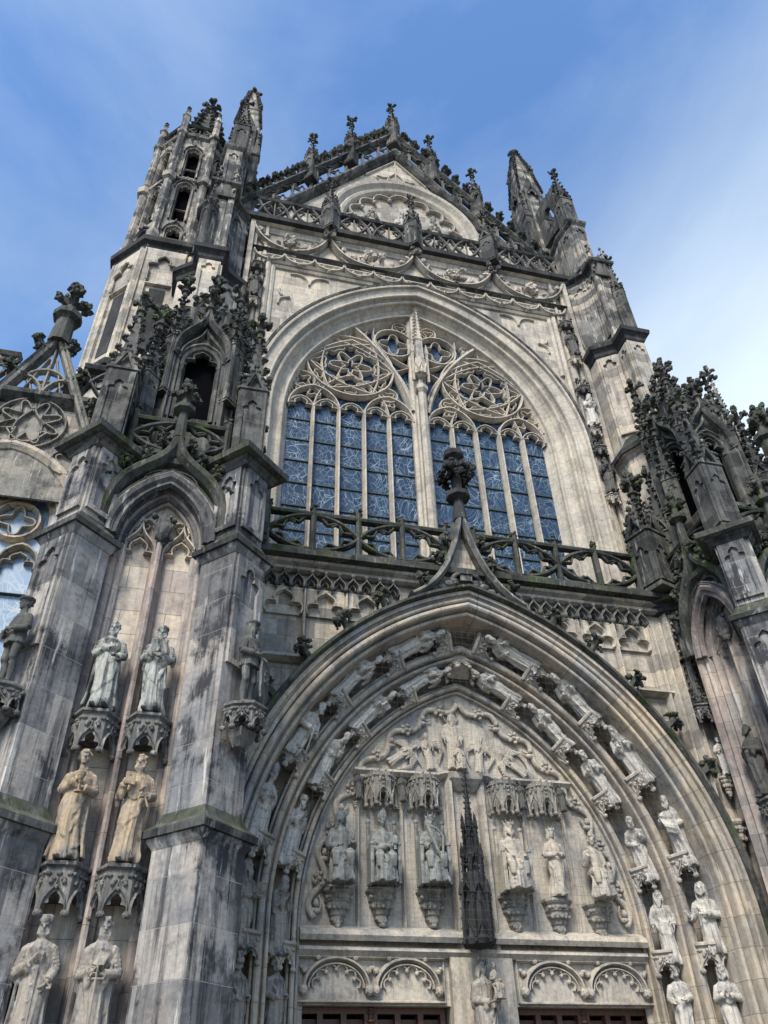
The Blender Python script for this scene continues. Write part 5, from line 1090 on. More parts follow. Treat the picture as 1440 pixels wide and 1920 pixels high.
def head(mb, p, turn=0, nod=0, hair='short', beard=None, hat=None, r=None):
    r = r or random.Random(3)
    H = Matrix.Translation(Vector(p)) @ Matrix.Rotation(rad(turn), 4, 'Z') @ Matrix.Rotation(rad(nod), 4, 'X'); old = mb.M; mb.M = H if old is None else old @ H
    ball(mb, (0, .012, .03), (.082, .1, .1), 16, 10); ball(mb, (0, -.03, -.045), (.062, .068, .078), 14, 9)
    tube(mb, [(0, -.092, .03), (0, -.118, -.012), (0, -.1, -.022)], [.012, .019, .014], 7)
    for s in (-1, 1):
        ball(mb, (s * .032, -.083, .034), (.028, .022, .011), 8, 6); ball(mb, (s * .032, -.078, .008), (.014, .014, .011), 8, 6); ball(mb, (s * .042, -.066, -.028), (.022, .022, .022), 8, 6); ball(mb, (s * .084, .012, .0), (.013, .024, .034), 8, 6)
    ball(mb, (0, -.09, -.052), (.025, .015, .006), 8, 5); ball(mb, (0, -.088, -.066), (.021, .015, .007), 8, 5); ball(mb, (0, -.076, -.1), (.024, .024, .02), 8, 6)
    tube(mb, [(0, .01, -.2), (0, .012, -.04)], [.06, .055], 10)
    if hair in ('short', 'curly', 'long'):
        for q in range(46 if hair != 'curly' else 60):
            a = r.uniform(0, 2 * PI); e = r.uniform(-.35, 1.5); d = Vector((cos(a) * cos(e), sin(a) * cos(e), sin(e)))
            if d.y < -.35 and d.z < (.62 if hair != 'curly' else .5): continue
            k = 1.08 if hair == 'short' else 1.2
            ball(mb, (d.x * .085 * k, .018 + d.y * .1 * k, .03 + d.z * .1 * k), r.uniform(.018, .028) * (1.35 if hair == 'curly' else 1), 6, 4)
    if hair == 'long':
        for q in range(11):
            a = rad(-20 + 220 * q / 10); x, y = cos(a) * .095, sin(a) * .1 + .02; w_ = r.uniform(.7, 1.2)
            tube(mb, [(x * .9, y * .9, .06), (x * 1.12, y * 1.05, -.05), (x * 1.25, y * 1.1, -.15), (x * 1.15, y * 1.25, -.26 * w_)], [.03, .034, .03, .015], 6)
    if hair == 'veil':
        rings = []
        for z, k in ((.14, .3), (.125, .75), (.08, 1.12), (.02, 1.28), (-.08, 1.3), (-.17, 1.55), (-.24, 2.0)):
            rings.append([(k * .085 * cos(rad(-40 + 260 * q / 20)), .02 + k * .09 * sin(rad(-40 + 260 * q / 20)), z) for q in range(21)] + [(k * .07 * cos(rad(-40 + 260 * q / 20)), .03 + k * .075 * sin(rad(-40 + 260 * q / 20)), z) for q in range(20, -1, -1)])
        loft(mb, rings)
    if beard:
        Lb = {'short': .07, 'mid': .12, 'long': .24}[beard]
        for q in range(9):
            x = (q - 4) * .016; w_ = r.uniform(.75, 1.05)
            tube(mb, [(x * 1.1, -.055 - .02 * (1 - abs(q - 4) / 4), -.045 - .01 * (4 - abs(q - 4)) / 4), (x * 1.2, -.082, -.1), (x * .8 + r.uniform(-.006, .006), -.085, -.1 - Lb * w_ * (1 - abs(q - 4) * .09))], [.017, .021, .008], 6)
        for s in (-1, 1):
            tube(mb, [(s * .003, -.1, -.04), (s * .03, -.095, -.052), (s * .045, -.08, -.08)], [.008, .011, .006], 6)
            tube(mb, [(s * .078, -.02, .0), (s * .07, -.04, -.06), (s * .05, -.06, -.1)], [.016, .022, .02], 6)
    if hat == 'cap': loft(mb, [[(x, y + .012, z) for x, y, z in ngon(0, 0, zz, k, 14)] for zz, k in ((.05, .1), (.06, .115), (.10, .115), (.125, .105), (.155, .07))])
    if hat == 'beret': loft(mb, [[(x, y + .012, z) for x, y, z in ngon(0, 0, zz, k, 14)] for zz, k in ((.055, .098), (.07, .12), (.09, .145), (.125, .145), (.15, .1))])
    if hat == 'turban':
        for q in range(3): a = [(.1 * cos(t * PI / 6), .012 + .11 * sin(t * PI / 6), .06 + .035 * q + .01 * sin(t + q)) for t in range(13)]; tube(mb, a, .034 - .004 * q, 6)
        ball(mb, (0, .01, .13), (.09, .1, .06), 10, 6)
    if hat == 'mitre':
        for s in (-1, 1): loft(mb, [[(x, .012 + s * .035 + y * .5, z) for x, y, z in ngon(0, 0, zz, k, 12)] for zz, k in ((.05, .1), (.1, .108), (.2, .095), (.30, .02))])
        ball(mb, (0, .012, .1), (.1, .1, .08), 12, 8)
    if hat == 'tiara':
        loft(mb, [[(x, y + .012, z) for x, y, z in ngon(0, 0, zz, k, 14)] for zz, k in ((.05, .105), (.08, .118), (.1, .105), (.15, .11), (.17, .1), (.22, .09), (.24, .078), (.3, .03))]); ball(mb, (0, .012, .31), .025, 8, 6)
    if hat == 'crown':
        loft(mb, [[(x, y + .012, z) for x, y, z in ngon(0, 0, zz, k, 14)] for zz, k in ((.06, .102), (.065, .112), (.105, .115), (.11, .1))])
        for q in range(7): a = 2 * PI * q / 7 - PI / 2; tube(mb, [(.108 * cos(a), .012 + .11 * sin(a), .09), (.12 * cos(a), .012 + .122 * sin(a), .16)], [.02, .016], 6); ball(mb, (.12 * cos(a), .012 + .122 * sin(a), .17), .02, 6, 4)
    if hat == 'halo': loft(mb, [[(x, .11 + dy, z + .02) for x, z, dy in [(.19 * cos(q * PI / 12) * k, .19 * sin(q * PI / 12) * k, dd) for q in range(24)]] for k, dd in ((.8, 0), (1, 0), (1, .03), (.8, .03))])
    mb.M = old
def hand(mb, p, d, palm, sc_=1., curl=.5):       # palm, four fingers and a thumb; d = along the fingers, palm = side the palm faces
    p = Vector(p); d = Vector(d).normalized(); n = Vector(palm); n = (n - d * n.dot(d)).normalized(); u = d.cross(n)
    ball(mb, p + d * .045, (1, 1, 1), 8, 6, Matrix((u, d, n)).transposed() @ Matrix.Diagonal((.04, .05, .018)))
    for q, l in zip((-1.5, -.5, .5, 1.5), (.07, .082, .078, .06)):
        b = p + d * .085 + u * q * .02; m = b + d * l * .55 + n * l * curl * .25; e = m + d * l * (.5 - .4 * curl) + n * l * curl * .75; tube(mb, [b, m, e], [.0105, .0105, .008], 6)
    b = p + d * .02 + u * .035; tube(mb, [b, b + u * .03 + d * .03 + n * .015, b + u * .025 + d * .065 + n * .04 * (curl + .3)], [.014, .012, .009], 6)
def arm(mb, S, Eb, Wr, d=None, palm=(0, 0, 1), sleeve=.07, curl=.5, hang=.0):
    S, Eb, Wr = Vector(S), Vector(Eb), Vector(Wr); fd = (Wr - Eb).normalized()
    tube(mb, [S, S.lerp(Eb, .5), Eb], [.085, .078, .07], 10); tube(mb, [S.lerp(Eb, .9), Eb, Eb.lerp(Wr, .6), Wr - fd * .03], [.06, .07, sleeve, sleeve * 1.02], 10); tube(mb, [Wr - fd * .08, Wr + fd * .02], [.032, .027], 8)
    ball(mb, S, (.09, .08, .075), 10, 7)
    for q in range(4): c = S.lerp(Eb, .25 + .2 * q); tube(mb, [c + Vector((-.07, -.04, .02)), c + Vector((0, -.082, -.01)), c + Vector((.07, -.04, .02))], .012, 5)
    if hang: 
        m = Eb.lerp(Wr, .7); tube(mb, [m, m + Vector((0, .02, -hang * .6)), m + Vector((0, .03, -hang))], [sleeve, sleeve * .85, .02], 8); tube(mb, [Eb, Eb + Vector((0, .02, -hang * .7))], [.06, .03], 8)
    hand(mb, Wr + fd * .01, d or fd, palm, 1, curl)
def sash(mb, a, b, sag, n=5, r=.021, y=-.15, spread=.05):      # hanging folds of cloth between two points
    for q in range(n):
        pts = []
        for i in range(9):
            t = i / 8; x = a[0] + (b[0] - a[0]) * t; z = a[1] + (b[1] - a[1]) * t - (sag + spread * q) * 4 * t * (1 - t) + .02 * q
            pts.append((x, y * (1 - .9 * (2 * t - 1) ** 4) - .012, z))
        tube(mb, pts, r, 6)
def shoes(mb):
    for s in (-1, 1): ball(mb, (s * .1, -.2, .035), (.05, .1, .04), 10, 6)
def pr_box(c, d, n=(0, -1, 0), up=(0, 0, 1), nm='book'):
    mb = MB(); n = Vector(n).normalized(); up = Vector(up); u = up.cross(n).normalized(); v = n.cross(u); mb.M = frame(c, u, v, n)
    w_, h_, t_ = d; box(mb, -w_ / 2, w_ / 2, -h_ / 2, h_ / 2, -t_ / 2, t_ / 2); box(mb, -w_ / 2 + .01, w_ / 2 + .006, -h_ / 2 + .012, h_ / 2 - .012, -t_ / 2 + .008, t_ / 2 - .008)
    return nm, mb
def pr_openbook(c, w_, h_, up=(0, -.4, 1), nm='book'):
    mb = MB(); up = Vector(up).normalized(); n = Vector((0, -1, -.4)).normalized(); u = Vector((1, 0, 0)); n = u.cross(up)
    for s in (-1, 1):
        a = u * s * cos(rad(20)) - n * sin(rad(20)) * -1; a = (u * s + n * .3).normalized(); mb.M = frame(c, a * s, up, (a * s).cross(up)); x0, x1 = sorted((0, s * w_)); box(mb, x0, x1, -h_ / 2, h_ / 2, -.018, .018)
    return nm, mb
def pr_tube(nm, *segs):
    mb = MB()
    for pts, r in segs: tube(mb, pts, r, 8)
    return nm, mb
FIG = {}
def figure(key, kind='stand', ph=0., head_=None, arms=(), hem=None, sashes=(), lean=0., vox=.017, extra=None, props=(), amp=.26, cape=False, child=None):
    mb = MB(); rows = {'stand': STAND, 'sit': SEATR, 'kneel': KNEEL, 'tunic': TUNIC}[kind]; hz = {'stand': 1.62, 'tunic': 1.62, 'sit': 1.37, 'kneel': 1.28}[kind]
    robe(mb, rows, ph, amp * (.8 if kind == 'tunic' else 1), 1.15 if kind in ('stand', 'tunic') else .95, hem, cx=(lambda z: .03 * sin(z * 3 + ph)) if kind == 'stand' else None)
    if kind == 'stand': shoes(mb)
    if kind == 'tunic':
        for s in (-1, 1): tube(mb, [(s * .1, 0, .9), (s * .105, -.03, .5), (s * .105, .0, .45), (s * .1, .02, .3), (s * .1, .01, .08)], [.09, .07, .062, .066, .042], 10); ball(mb, (s * .105, -.06, .04), (.05, .13, .045), 10, 6)
        tube(mb, [(.17 * cos(q * PI / 8), .135 * sin(q * PI / 8), 1.0) for q in range(17)], .022, 6)
    if kind == 'sit':
        for s in (-1, 1): tube(mb, [(s * .11, 0, .58), (s * .15, -.36, .57)], [.12, .105], 10); tube(mb, [(s * .15, -.36, .57), (s * .15, -.38, .3)], [.105, .07], 10); ball(mb, (s * .14, -.47, .03), (.05, .1, .04), 8, 5)
        for q in range(5): tube(mb, [(-.17, -.4, .5 - .09 * q), (0, -.4, .40 - .09 * q), (.17, -.4, .5 - .09 * q)], .018, 6)
    if cape:
        z1 = hz - .22
        rings = []
        for i in range(16):
            z = .05 + (z1 - .05) * i / 15; k = 1.28 - .1 * (i / 15); rx, ry, cy = lerp_rows(STAND, z) if kind != 'sit' else (.26, .2, 0)
            rings.append([(rx * k * cos(rad(-25 + 230 * q / 24)), cy + .02 + ry * k * sin(rad(-25 + 230 * q / 24)) * (1 + .1 * tri_(q * 1.3)), z) for q in range(25)] + [(rx * (k - .2) * cos(rad(-25 + 230 * q / 24)), cy + .02 + ry * (k - .2) * sin(rad(-25 + 230 * q / 24)), z) for q in range(24, -1, -1)])
        loft(mb, rings)
    for a in arms: arm(mb, *a[:3], **(a[3] if len(a) > 3 else {}))
    for a in sashes: sash(mb, *a[:3], **(a[3] if len(a) > 3 else {}))
    if extra: extra(mb)
    h = dict(head_ or {}); h.setdefault('r', random.Random(hash(key) % 97 if False else len(key) * 7 + ord(key[0])))
    head(mb, (0, -.02 - lean * .9, hz - lean * .25 + .01), **h) if not lean else None
    if lean:      # bend the upper body forward, then set the head on it
        z0 = hz - .75; vv = []
        for x, y, z in mb.v:
            if z > z0: k = (z - z0); y2 = y - lean * k * k * 1.1; z2 = z - lean * lean * k * k * .5; vv.append((x, y2, z2))
            else: vv.append((x, y, z))
        mb.v = vv; k = .75; head(mb, (0, -.03 - lean * k * k * 1.1 - .02, hz - lean * lean * k * k * .5 - .01), **{**h, 'nod': h.get('nod', 0) + lean * 45})
    me = remesh(mb, vox); me.name = key
    FIG[key] = (me, [(n, b.mesh(n)) for n, b in props])
def place(key, Mx, mat, label, group, name='statue', scale=1.):
    me, props = FIG[key]; m2 = me.copy() if len(me.materials) and me.materials[0] != M[mat] else me
    if m2 is not me: m2.materials.clear()
    o = link(name, m2, M[mat]); o.matrix_world = Mx @ Matrix(((1, 0, 0, 0), (0, 0, -1, 0), (0, 1, 0, 0), (0, 0, 0, 1))) @ Matrix.Scale(scale, 4) if False else Mx @ Matrix(((1, 0, 0, 0), (0, 0, 1, 0), (0, -1, 0, 0), (0, 0, 0, 1))) @ Matrix.Scale(scale, 4)
    o['label'] = label; o['category'] = 'statue'
    if group: o['group'] = group
    for n, pm in props:
        c = link(n, pm if not len(pm.materials) or pm.materials[0] == M[mat] else pm.copy(), M[mat], o)
        if c.data.materials[0] != M[mat]: c.data.materials.clear(); c.data.materials.append(M[mat])
    return o
# arms: helper poses (x<0 is the viewer's left)
def AL(w, e=(-.27, -.02, 1.05), s=(-.18, 0, 1.31), **k): return (s, e, w, k)
def ARt(w, e=(.27, -.02, 1.05), s=(.18, 0, 1.31), **k): return (s, e, w, k)
def dz(a, z): return tuple((tuple(Vector(p) + Vector((0, 0, z))) if i < 3 else p) for i, p in enumerate(a))
PRAY = (AL((-.045, -.27, 1.19), (-.25, -.1, 1.03), palm=(1, 0, 0), d=(.1, -.35, 1), curl=.05, hang=.22), ARt((.045, -.27, 1.19), (.25, -.1, 1.03), palm=(-1, 0, 0), d=(-.1, -.35, 1), curl=.05, hang=.22))
HOLD = (AL((-.07, -.25, 1.1), palm=(1, 0, .2), curl=.8, hang=.2), ARt((.07, -.25, 1.12), palm=(-1, 0, .2), curl=.8, hang=.2))
V1 = .0125
figure('chestman', 'stand', .4, dict(turn=-8, beard='short', hair='short', nod=10), (AL((.0, -.2, 1.16), d=(1, -.2, .25), palm=(0, 1, 0), curl=.3), ARt((.17, -.21, .98), palm=(-1, 0, 0), curl=.8)), (.55, .3, 2.2, .14), (((-.15, 1.3), (.17, .95), .12),), vox=V1, cape=True)
figure('bookman', 'stand', 1.7, dict(turn=-5, beard='short', hair='short', hat='cap', nod=10), (AL((-.1, -.24, 1.1), palm=(1, -.3, .3), curl=.7, hang=.15), ARt((.05, -.25, 1.02), palm=(-.3, 0, 1), d=(-1, -.3, .1), curl=.4, hang=.15)), (.62, .22, 4.2, .14), (((.2, 1.0), (-.1, .7), .16), ((-.16, 1.02), (.12, .95), .06)), vox=V1, props=[pr_openbook((0, -.32, 1.2), .15, .24)])
def chal(mb): pass
figure('chaliceyouth', 'stand', 2.9, dict(turn=4, hair='curly', nod=-6), (AL((-.03, -.22, 1.22), d=(.8, -.2, .5), palm=(0, -1, .2), curl=.4), ARt((.075, -.26, 1.08), d=(-1, -.15, .1), palm=(-.3, -1, 0), curl=.8)), (.5, .35, 3.9, .15), (((.18, 1.02), (-.16, .85), .14), ((.15, .75), (-.15, .4), .08)), vox=V1, cape=True,
       props=[('chalice', (lambda b: (loft(b, [[(x + .03, y - .29, z) for x, y, z in ngon(0, 0, zz, k, 12)] for zz, k in ((.98, .065), (1.0, .06), (1.02, .02), (1.12, .02), (1.14, .035), (1.16, .02), (1.2, .045), (1.25, .065), (1.3, .07), (1.305, .05))]), b)[1])(MB()))])
figure('bookaxe', 'stand', 4.1, dict(turn=-14, beard='mid', hair='short', nod=10), (AL((-.2, -.24, 1.2), (-.27, -.03, 1.0), d=(.3, -.4, 1), palm=(1, 0, 0), curl=.7, hang=.2), ARt((.17, -.21, 1.0), (.28, 0, 1.05), d=(-.9, -.3, -.2), palm=(0, -.4, -1), curl=.9)), (.8, .28, 2.4, .13), (((-.18, 1.12), (.18, 1.25), .1), ((-.15, .9), (.17, 1.0), .1)), vox=V1,
       props=[pr_box((-.12, -.28, 1.26), (.15, .21, .05), (.45, -1, .1)), pr_tube('axe', ([(.1, -.28, 1.1), (.22, -.25, .82)], .018), ([(.05, -.29, 1.06), (.14, -.29, 1.14)], .026))])
figure('keyman', 'stand', 5.2, dict(turn=0, beard='short', hair='short', hat='cap', nod=15), (AL((-.03, -.2, 1.17), (-.27, -.02, 1.0), d=(.8, -.1, .7), palm=(0, 1, 0), curl=.9, hang=.15), ARt((.2, -.2, .88), (.27, .02, 1.08), palm=(-1, 0, 0), curl=.9)), (.1, .0, 0, .02), (((.22, 1.0), (.12, .8), .05, dict(n=3)),), vox=V1, amp=.12, cape=True,
       extra=lambda mb: (box(mb, -.055, .055, -.195, -.16, .3, 1.1), [ball(mb, (0, -.2, z), .016, 6, 4) for z in (1.05, .85, .65, .45)]), props=[pr_tube('key', ([(-.09, -.25, 1.12), (.03, -.25, 1.26)], .012), ([(-.12, -.26, 1.13), (-.06, -.26, 1.06)], .022)), pr_tube('clasp_hook', ([(.12, -.25, .97), (.26, -.25, .82)], .014), ([(.22, -.27, .8), (.27, -.27, .8), (.27, -.25, .85)], .02))])
figure('swordman', 'stand', .9, dict(turn=6, beard='long', hair='short', nod=15), (AL((-.06, -.24, 1.03), (-.26, -.02, .98), d=(.6, -.3, .5), palm=(1, -.4, 0), curl=.6, hang=.28), ARt((.05, -.25, .98), (.28, -.02, 1.02), d=(-1, -.2, 0), palm=(0, -.6, -.6), curl=.9, hang=.18)), (.45, .3, 2.6, .14), (((-.16, 1.1), (-.02, .5), .05), ((.2, 1.2), (.0, .8), .1)), vox=V1, cape=True,
       props=[pr_box((.02, -.22, 1.17), (.15, .2, .045), (0, -1, .3), (.35, 0, 1)), pr_tube('sword', ([(0, -.29, .92), (0, -.27, .05)], [.02, .008]), ([(0, -.29, .9), (0, -.3, 1.1)], .014), ([(-.11, -.29, .92), (.11, -.29, .92)], .016))])
SHIELD = lambda x: ('shield', (lambda b: (extr(b, [(-.15, .95), (-.15, .35), (-.1, .16), (0, .06), (.1, .16), (.15, .35), (.15, .95)], [], 0, .05), b)[1])(type('Q', (MB,), {})()))
def mkshield(x, y, rot):
    b = MB(); b.M = ang((x, y, 0), rot); extr(b, [(-.17, .95), (-.17, .4), (-.13, .2), (0, .04), (.13, .2), (.17, .4), (.17, .95)], [], 0, .05); ball(b, (0, .62, .04), (.1, .16, .035), 10, 6)
    for q in range(6): ball(b, (.07 * cos(q), .62 + .13 * sin(q), .06), .03, 6, 4)
    return 'shield', b
figure('shieldman', 'tunic', 1.1, dict(turn=-10, hair='short', hat='beret'), (AL((-.1, -.2, 1.0), d=(.6, -.3, .1), palm=(0, 1, 0), curl=.5), ARt((.1, -.2, 1.02), d=(-.8, -.3, 0), palm=(0, 1, 0), curl=.5)), None, (), vox=.015, props=[mkshield(-.26, -.16, -20)])
figure('cloakknight', 'tunic', 2.3, dict(turn=42, hair='long', hat='beret'), (AL((-.08, -.2, 1.0), d=(.6, -.3, .1), palm=(0, 1, 0), curl=.6), ARt((.2, -.18, .97), (.29, 0, 1.05), palm=(0, 0, -1), curl=.6)), None, (((-.18, 1.32), (.16, 1.2), .1, dict(n=4)),), vox=.015, props=[mkshield(.24, -.16, 15)], cape=False)
# voussoir and tympanum figures
figure('prayman', 'stand', .2, dict(turn=0, hair='short', beard='short', nod=8), PRAY, (.6, .25, 2.5, .12), (((-.17, 1.15), (.15, .85), .12),), lean=.32)
figure('prayyouth', 'stand', 2.2, dict(turn=0, hair='short', nod=10), PRAY, None, (((.17, 1.15), (-.15, .85), .12),), lean=.38)
figure('readman', 'stand', 3.3, dict(turn=0, hair='short', beard='mid', nod=12), HOLD, (.7, .2, 4, .13), (((-.18, 1.2), (.16, .9), .14),), lean=.3, props=[pr_openbook((0, -.42, 1.12), .12, .17)])
figure('bentman', 'stand', 1.3, dict(turn=10, hair='short', beard='mid', nod=10), (AL((-.05, -.22, .95), curl=.7, hang=.15), ARt((.1, -.24, 1.2), d=(-.4, -.2, 1), palm=(-1, 0, 0), curl=.5, hang=.15)), (.5, .3, 2, .13), (((-.18, 1.25), (.16, .95), .12),), lean=.45)
figure('kneelaxe', 'kneel', .7, dict(turn=12, hair='short', beard='short'), (dz(AL((-.02, -.3, 1.0), (-.28, -.08, 1.05)), -.34), dz(ARt((.12, -.32, .92), (.27, -.1, 1.0)), -.34)), None, (((-.18, .75), (.18, .7), .1),), lean=.2, props=[pr_tube('axe', ([(-.02, -.36, .75), (.14, -.34, .05)], .02), ([(.08, -.37, .1), (.24, -.33, .0)], .03))])
figure('popeman', 'stand', 3.9, dict(turn=12, hair='short', hat='tiara', nod=6), HOLD, (.75, .05, 0, .16), (((-.18, 1.3), (.18, 1.3), .22), ((-.18, 1.1), (.18, 1.1), .2)), lean=.12, cape=True)
figure('turbanman', 'stand', 4.6, dict(turn=10, hair='curly', beard='mid', hat='turban'), PRAY, (.4, .2, 3, .14), (((-.18, 1.3), (.17, .95), .12),), lean=.2, cape=True)
figure('harpman', 'stand', 5.5, dict(turn=12, hair='long', beard='long'), (AL((.05, -.25, 1.0), d=(1, -.4, 0), palm=(0, -1, 0)), ARt((.17, -.28, 1.05), d=(.5, -.8, .1), palm=(-1, 0, 0))), (.55, .25, 2.4, .13), (((-.18, 1.2), (.16, .85), .12),), lean=.08, props=[pr_tube('harp', ([(.08, -.36, 1.0), (.1, -.4, 1.25)], .014), ([(.28, -.36, 1.0), (.3, -.4, 1.25)], .014), ([(.08, -.36, 1.0), (.28, -.36, 1.0)], .014), ([(.1, -.4, 1.25), (.3, -.4, 1.25)], .014), *[([(.11 + .04 * q, -.36, 1.0), (.13 + .04 * q, -.4, 1.25)], .005) for q in range(4)])])
figure('hoodman', 'stand', 2.6, dict(turn=8, hair='veil', beard='long', nod=8), PRAY, (.3, .2, 2, .13), (((-.18, 1.2), (.17, 1.0), .2),), lean=.18, cape=True)
figure('patriarch', 'stand', .5, dict(turn=-6, hair='long', beard='long'), (AL((-.27, -.16, .88), (-.29, 0, 1.08), d=(0, -.3, -1), palm=(1, 0, 0), curl=.4), ARt((.25, -.14, .86), (.29, 0, 1.08), d=(0, -.3, -1), palm=(-1, 0, 0), curl=.4)), (.78, .15, 3.6, .15), (((-.18, 1.28), (.2, 1.05), .2, dict(n=6)),), lean=.08)
figure('scrollman', 'stand', 3.0, dict(turn=-14, hair='short', beard='mid', nod=4), (AL((-.26, -.24, 1.2), (-.3, -.05, 1.02), d=(-.2, -.5, .8), palm=(1, 0, 0)), ARt((.0, -.28, .96), d=(-.9, -.4, -.2), palm=(0, 0, -1))), (.5, .25, 4.4, .12), (((-.18, 1.3), (.18, 1.1), .1),), lean=.1,
       props=[('scroll', (lambda b: (loft(b, [[(x, -.33 + yy + dy, z) for x, z, dy in ((-.3 + .02 * t, 1.28 - .07 * t, .03 * sin(t * 1.3)), (-.12 + .02 * t, 1.2 - .075 * t, .03 * sin(t * 1.3)), (.06 + .01 * t, 1.12 - .08 * t, .02 * cos(t)))] + [(x, -.345 + yy + dy, z) for x, z, dy in ((.06 + .01 * t, 1.12 - .08 * t, .02 * cos(t)), (-.12 + .02 * t, 1.2 - .075 * t, .03 * sin(t * 1.3)), (-.3 + .02 * t, 1.28 - .07 * t, .03 * sin(t * 1.3)))] for t, yy in [(q, 0) for q in range(7)]]), b)[1])(MB()))])
figure('kneelhand', 'kneel', 2.1, dict(turn=-10, hair='long', beard='short', nod=-4), (dz(AL((-.36, -.22, 1.05), (-.3, -.02, 1.02), d=(-.5, -.4, .8), palm=(0, -1, 0), curl=.1), -.34), dz(ARt((.0, -.27, 1.08), d=(-1, -.2, .1), palm=(0, 1, 0)), -.34)), None, (((-.18, .95), (.18, .85), .1),), lean=.05, cape=False)
figure('handsman', 'stand', 1.9, dict(turn=-20, hair='long', beard='short', nod=12), (AL((-.06, -.24, 1.15), d=(.3, -.5, .7), palm=(1, 0, 0), curl=.2), ARt((.05, -.25, 1.13), d=(-.3, -.5, .7), palm=(-1, 0, 0), curl=.2)), None, (((-.18, 1.3), (.18, 1.2), .15),), lean=.1)
figure('curlman', 'stand', 4.4, dict(turn=-28, hair='curly', beard='short'), (AL((-.15, -.22, .95), curl=.6), ARt((.12, -.24, 1.0), curl=.6)), (.5, .3, 2, .12), (((-.18, 1.25), (.18, 1.05), .12),))
figure('lutewoman', 'sit', .3, dict(turn=28, hair='long', nod=4), (dz(AL((-.1, -.28, .98), (-.28, -.05, 1.02)), -.25), dz(ARt((.22, -.3, 1.12), (.28, -.05, 1.02), d=(0, -.2, 1)), -.25)), None, (((-.2, .6), (.2, .5), .15),), lean=.06)
def throne(b): 
    for s in (-1, 1):
        box(b, s * .31 - .04, s * .31 + .04, -.3, .12, 0, .78); ball(b, (s * .31, -.26, .82), (.06, .07, .06), 8, 5); ball(b, (s * .31, -.28, .5), (.05, .05, .12), 8, 5)
        box(b, s * .31 - .035, s * .31 + .035, .06, .14, .78, 1.35); ball(b, (s * .31, .1, 1.4), .06, 8, 5)
    box(b, -.27, .27, .08, .13, .1, 1.2); box(b, -.25, .25, -.02, .08, .05, .42)
    return b
figure('bishop', 'sit', 1.9, dict(turn=18, hair='short', hat='mitre', nod=8), (dz(AL((.05, -.3, 1.02), (-.26, -.06, .98), d=(1, -.3, .2), palm=(0, -1, 0)), -.25), dz(ARt((.16, -.3, 1.0), (.28, -.05, 1.0), palm=(-1, 0, 0)), -.25)), None, (((-.2, .95), (.2, .95), .12),), props=[('throne', throne(MB())), ('cup', (lambda b: (loft(b, [[(x + .2, y - .36, z) for x, y, z in ngon(0, 0, zz, k, 10)] for zz, k in ((.68, .06), (.7, .03), (.78, .03), (.8, .06), (.95, .06), (.97, .04), (1.0, .01))]), b)[1])(MB()))])
figure('harpking', 'sit', 3.1, dict(turn=14, hair='long', beard='long', hat='crown'), (dz(AL((-.14, -.3, 1.05), (-.28, -.05, 1.0), d=(.8, -.3, .3)), -.25), dz(ARt((.14, -.3, 1.1), (.28, -.05, 1.02), d=(-.3, -.3, 1)), -.25)), None, (((-.2, .9), (.2, .6), .15),), props=[('throne', throne(MB())), pr_tube('harp', ([(-.2, -.38, 1.2), (.12, -.4, .42)], [.045, .03]), ([(-.2, -.38, 1.2), (.02, -.4, 1.12), (.16, -.4, .95), (.12, -.4, .42)], .025), *[([(-.16 + .06 * q, -.4, 1.12 - .15 * q), (.0 + .035 * q, -.4, 1.12 - .1 * q)], .005) for q in range(4)])])
figure('king', 'sit', 4.4, dict(turn=8, hair='long', beard='mid', hat='crown'), (dz(AL((-.16, -.3, .95), (-.29, -.02, .98), palm=(0, 0, -1)), -.25), dz(ARt((.18, -.32, .95), (.29, -.02, .98), palm=(0, 0, -1)), -.25)), None, (((-.2, 1.0), (.2, .8), .12),), props=[('throne', throne(MB()))], cape=False)
figure('queen', 'stand', 5.1, dict(turn=6, hair='long', hat='crown'), (AL((-.06, -.22, 1.02), (-.29, 0, 1.04), palm=(1, 0, .4)), ARt((.08, -.23, 1.04), (.29, 0, 1.04), palm=(-1, 0, .4))), (.3, .3, 4.4, .13), (((-.18, .8), (.14, .5), .12),))
figure('starwoman', 'sit', 5.9, dict(turn=-24, hair='curly', nod=6), (dz(AL((-.22, -.24, 1.25), (-.28, -.04, 1.0), d=(-.1, -.2, 1)), -.25), dz(ARt((.14, -.3, .95), (.28, -.05, .98)), -.25)), None, (((-.2, 1.0), (.2, .6), .15), ((-.2, .55), (.22, .35), .1)), lean=.05)
figure('saint', 'stand', 1.0, dict(turn=0, hair='short', beard='short'), HOLD, (.5, .3, 2.5, .14), (((-.17, 1.2), (.15, .85), .12),), vox=.02)
figure('childfig', 'sit', .6, dict(turn=-20, hair='curly'), (dz(AL((-.2, -.3, 1.08)), -.25), dz(ARt((.12, -.3, 1.0)), -.25)), None, (), vox=.02)
figure('virgin', 'stand', 2.0, dict(turn=24, hair='long', hat='crown', nod=10), (AL((.06, -.26, .98), (-.27, -.05, 1.02), d=(1, -.2, .1), palm=(0, 0, 1), hang=.2), ARt((.2, -.25, 1.0), (.29, -.02, 1.05), d=(.2, -.9, .2), palm=(-.3, 0, 1), hang=.2)), (.45, .3, 2.3, .15), (((.2, 1.05), (-.17, .7), .16), ((.2, .8), (-.15, .4), .12)), vox=V1, cape=True)
GA_ = 'statues of saints standing in the porch niches'
sp = lambda x, y, z, a=0: ang((x, y, z), a)
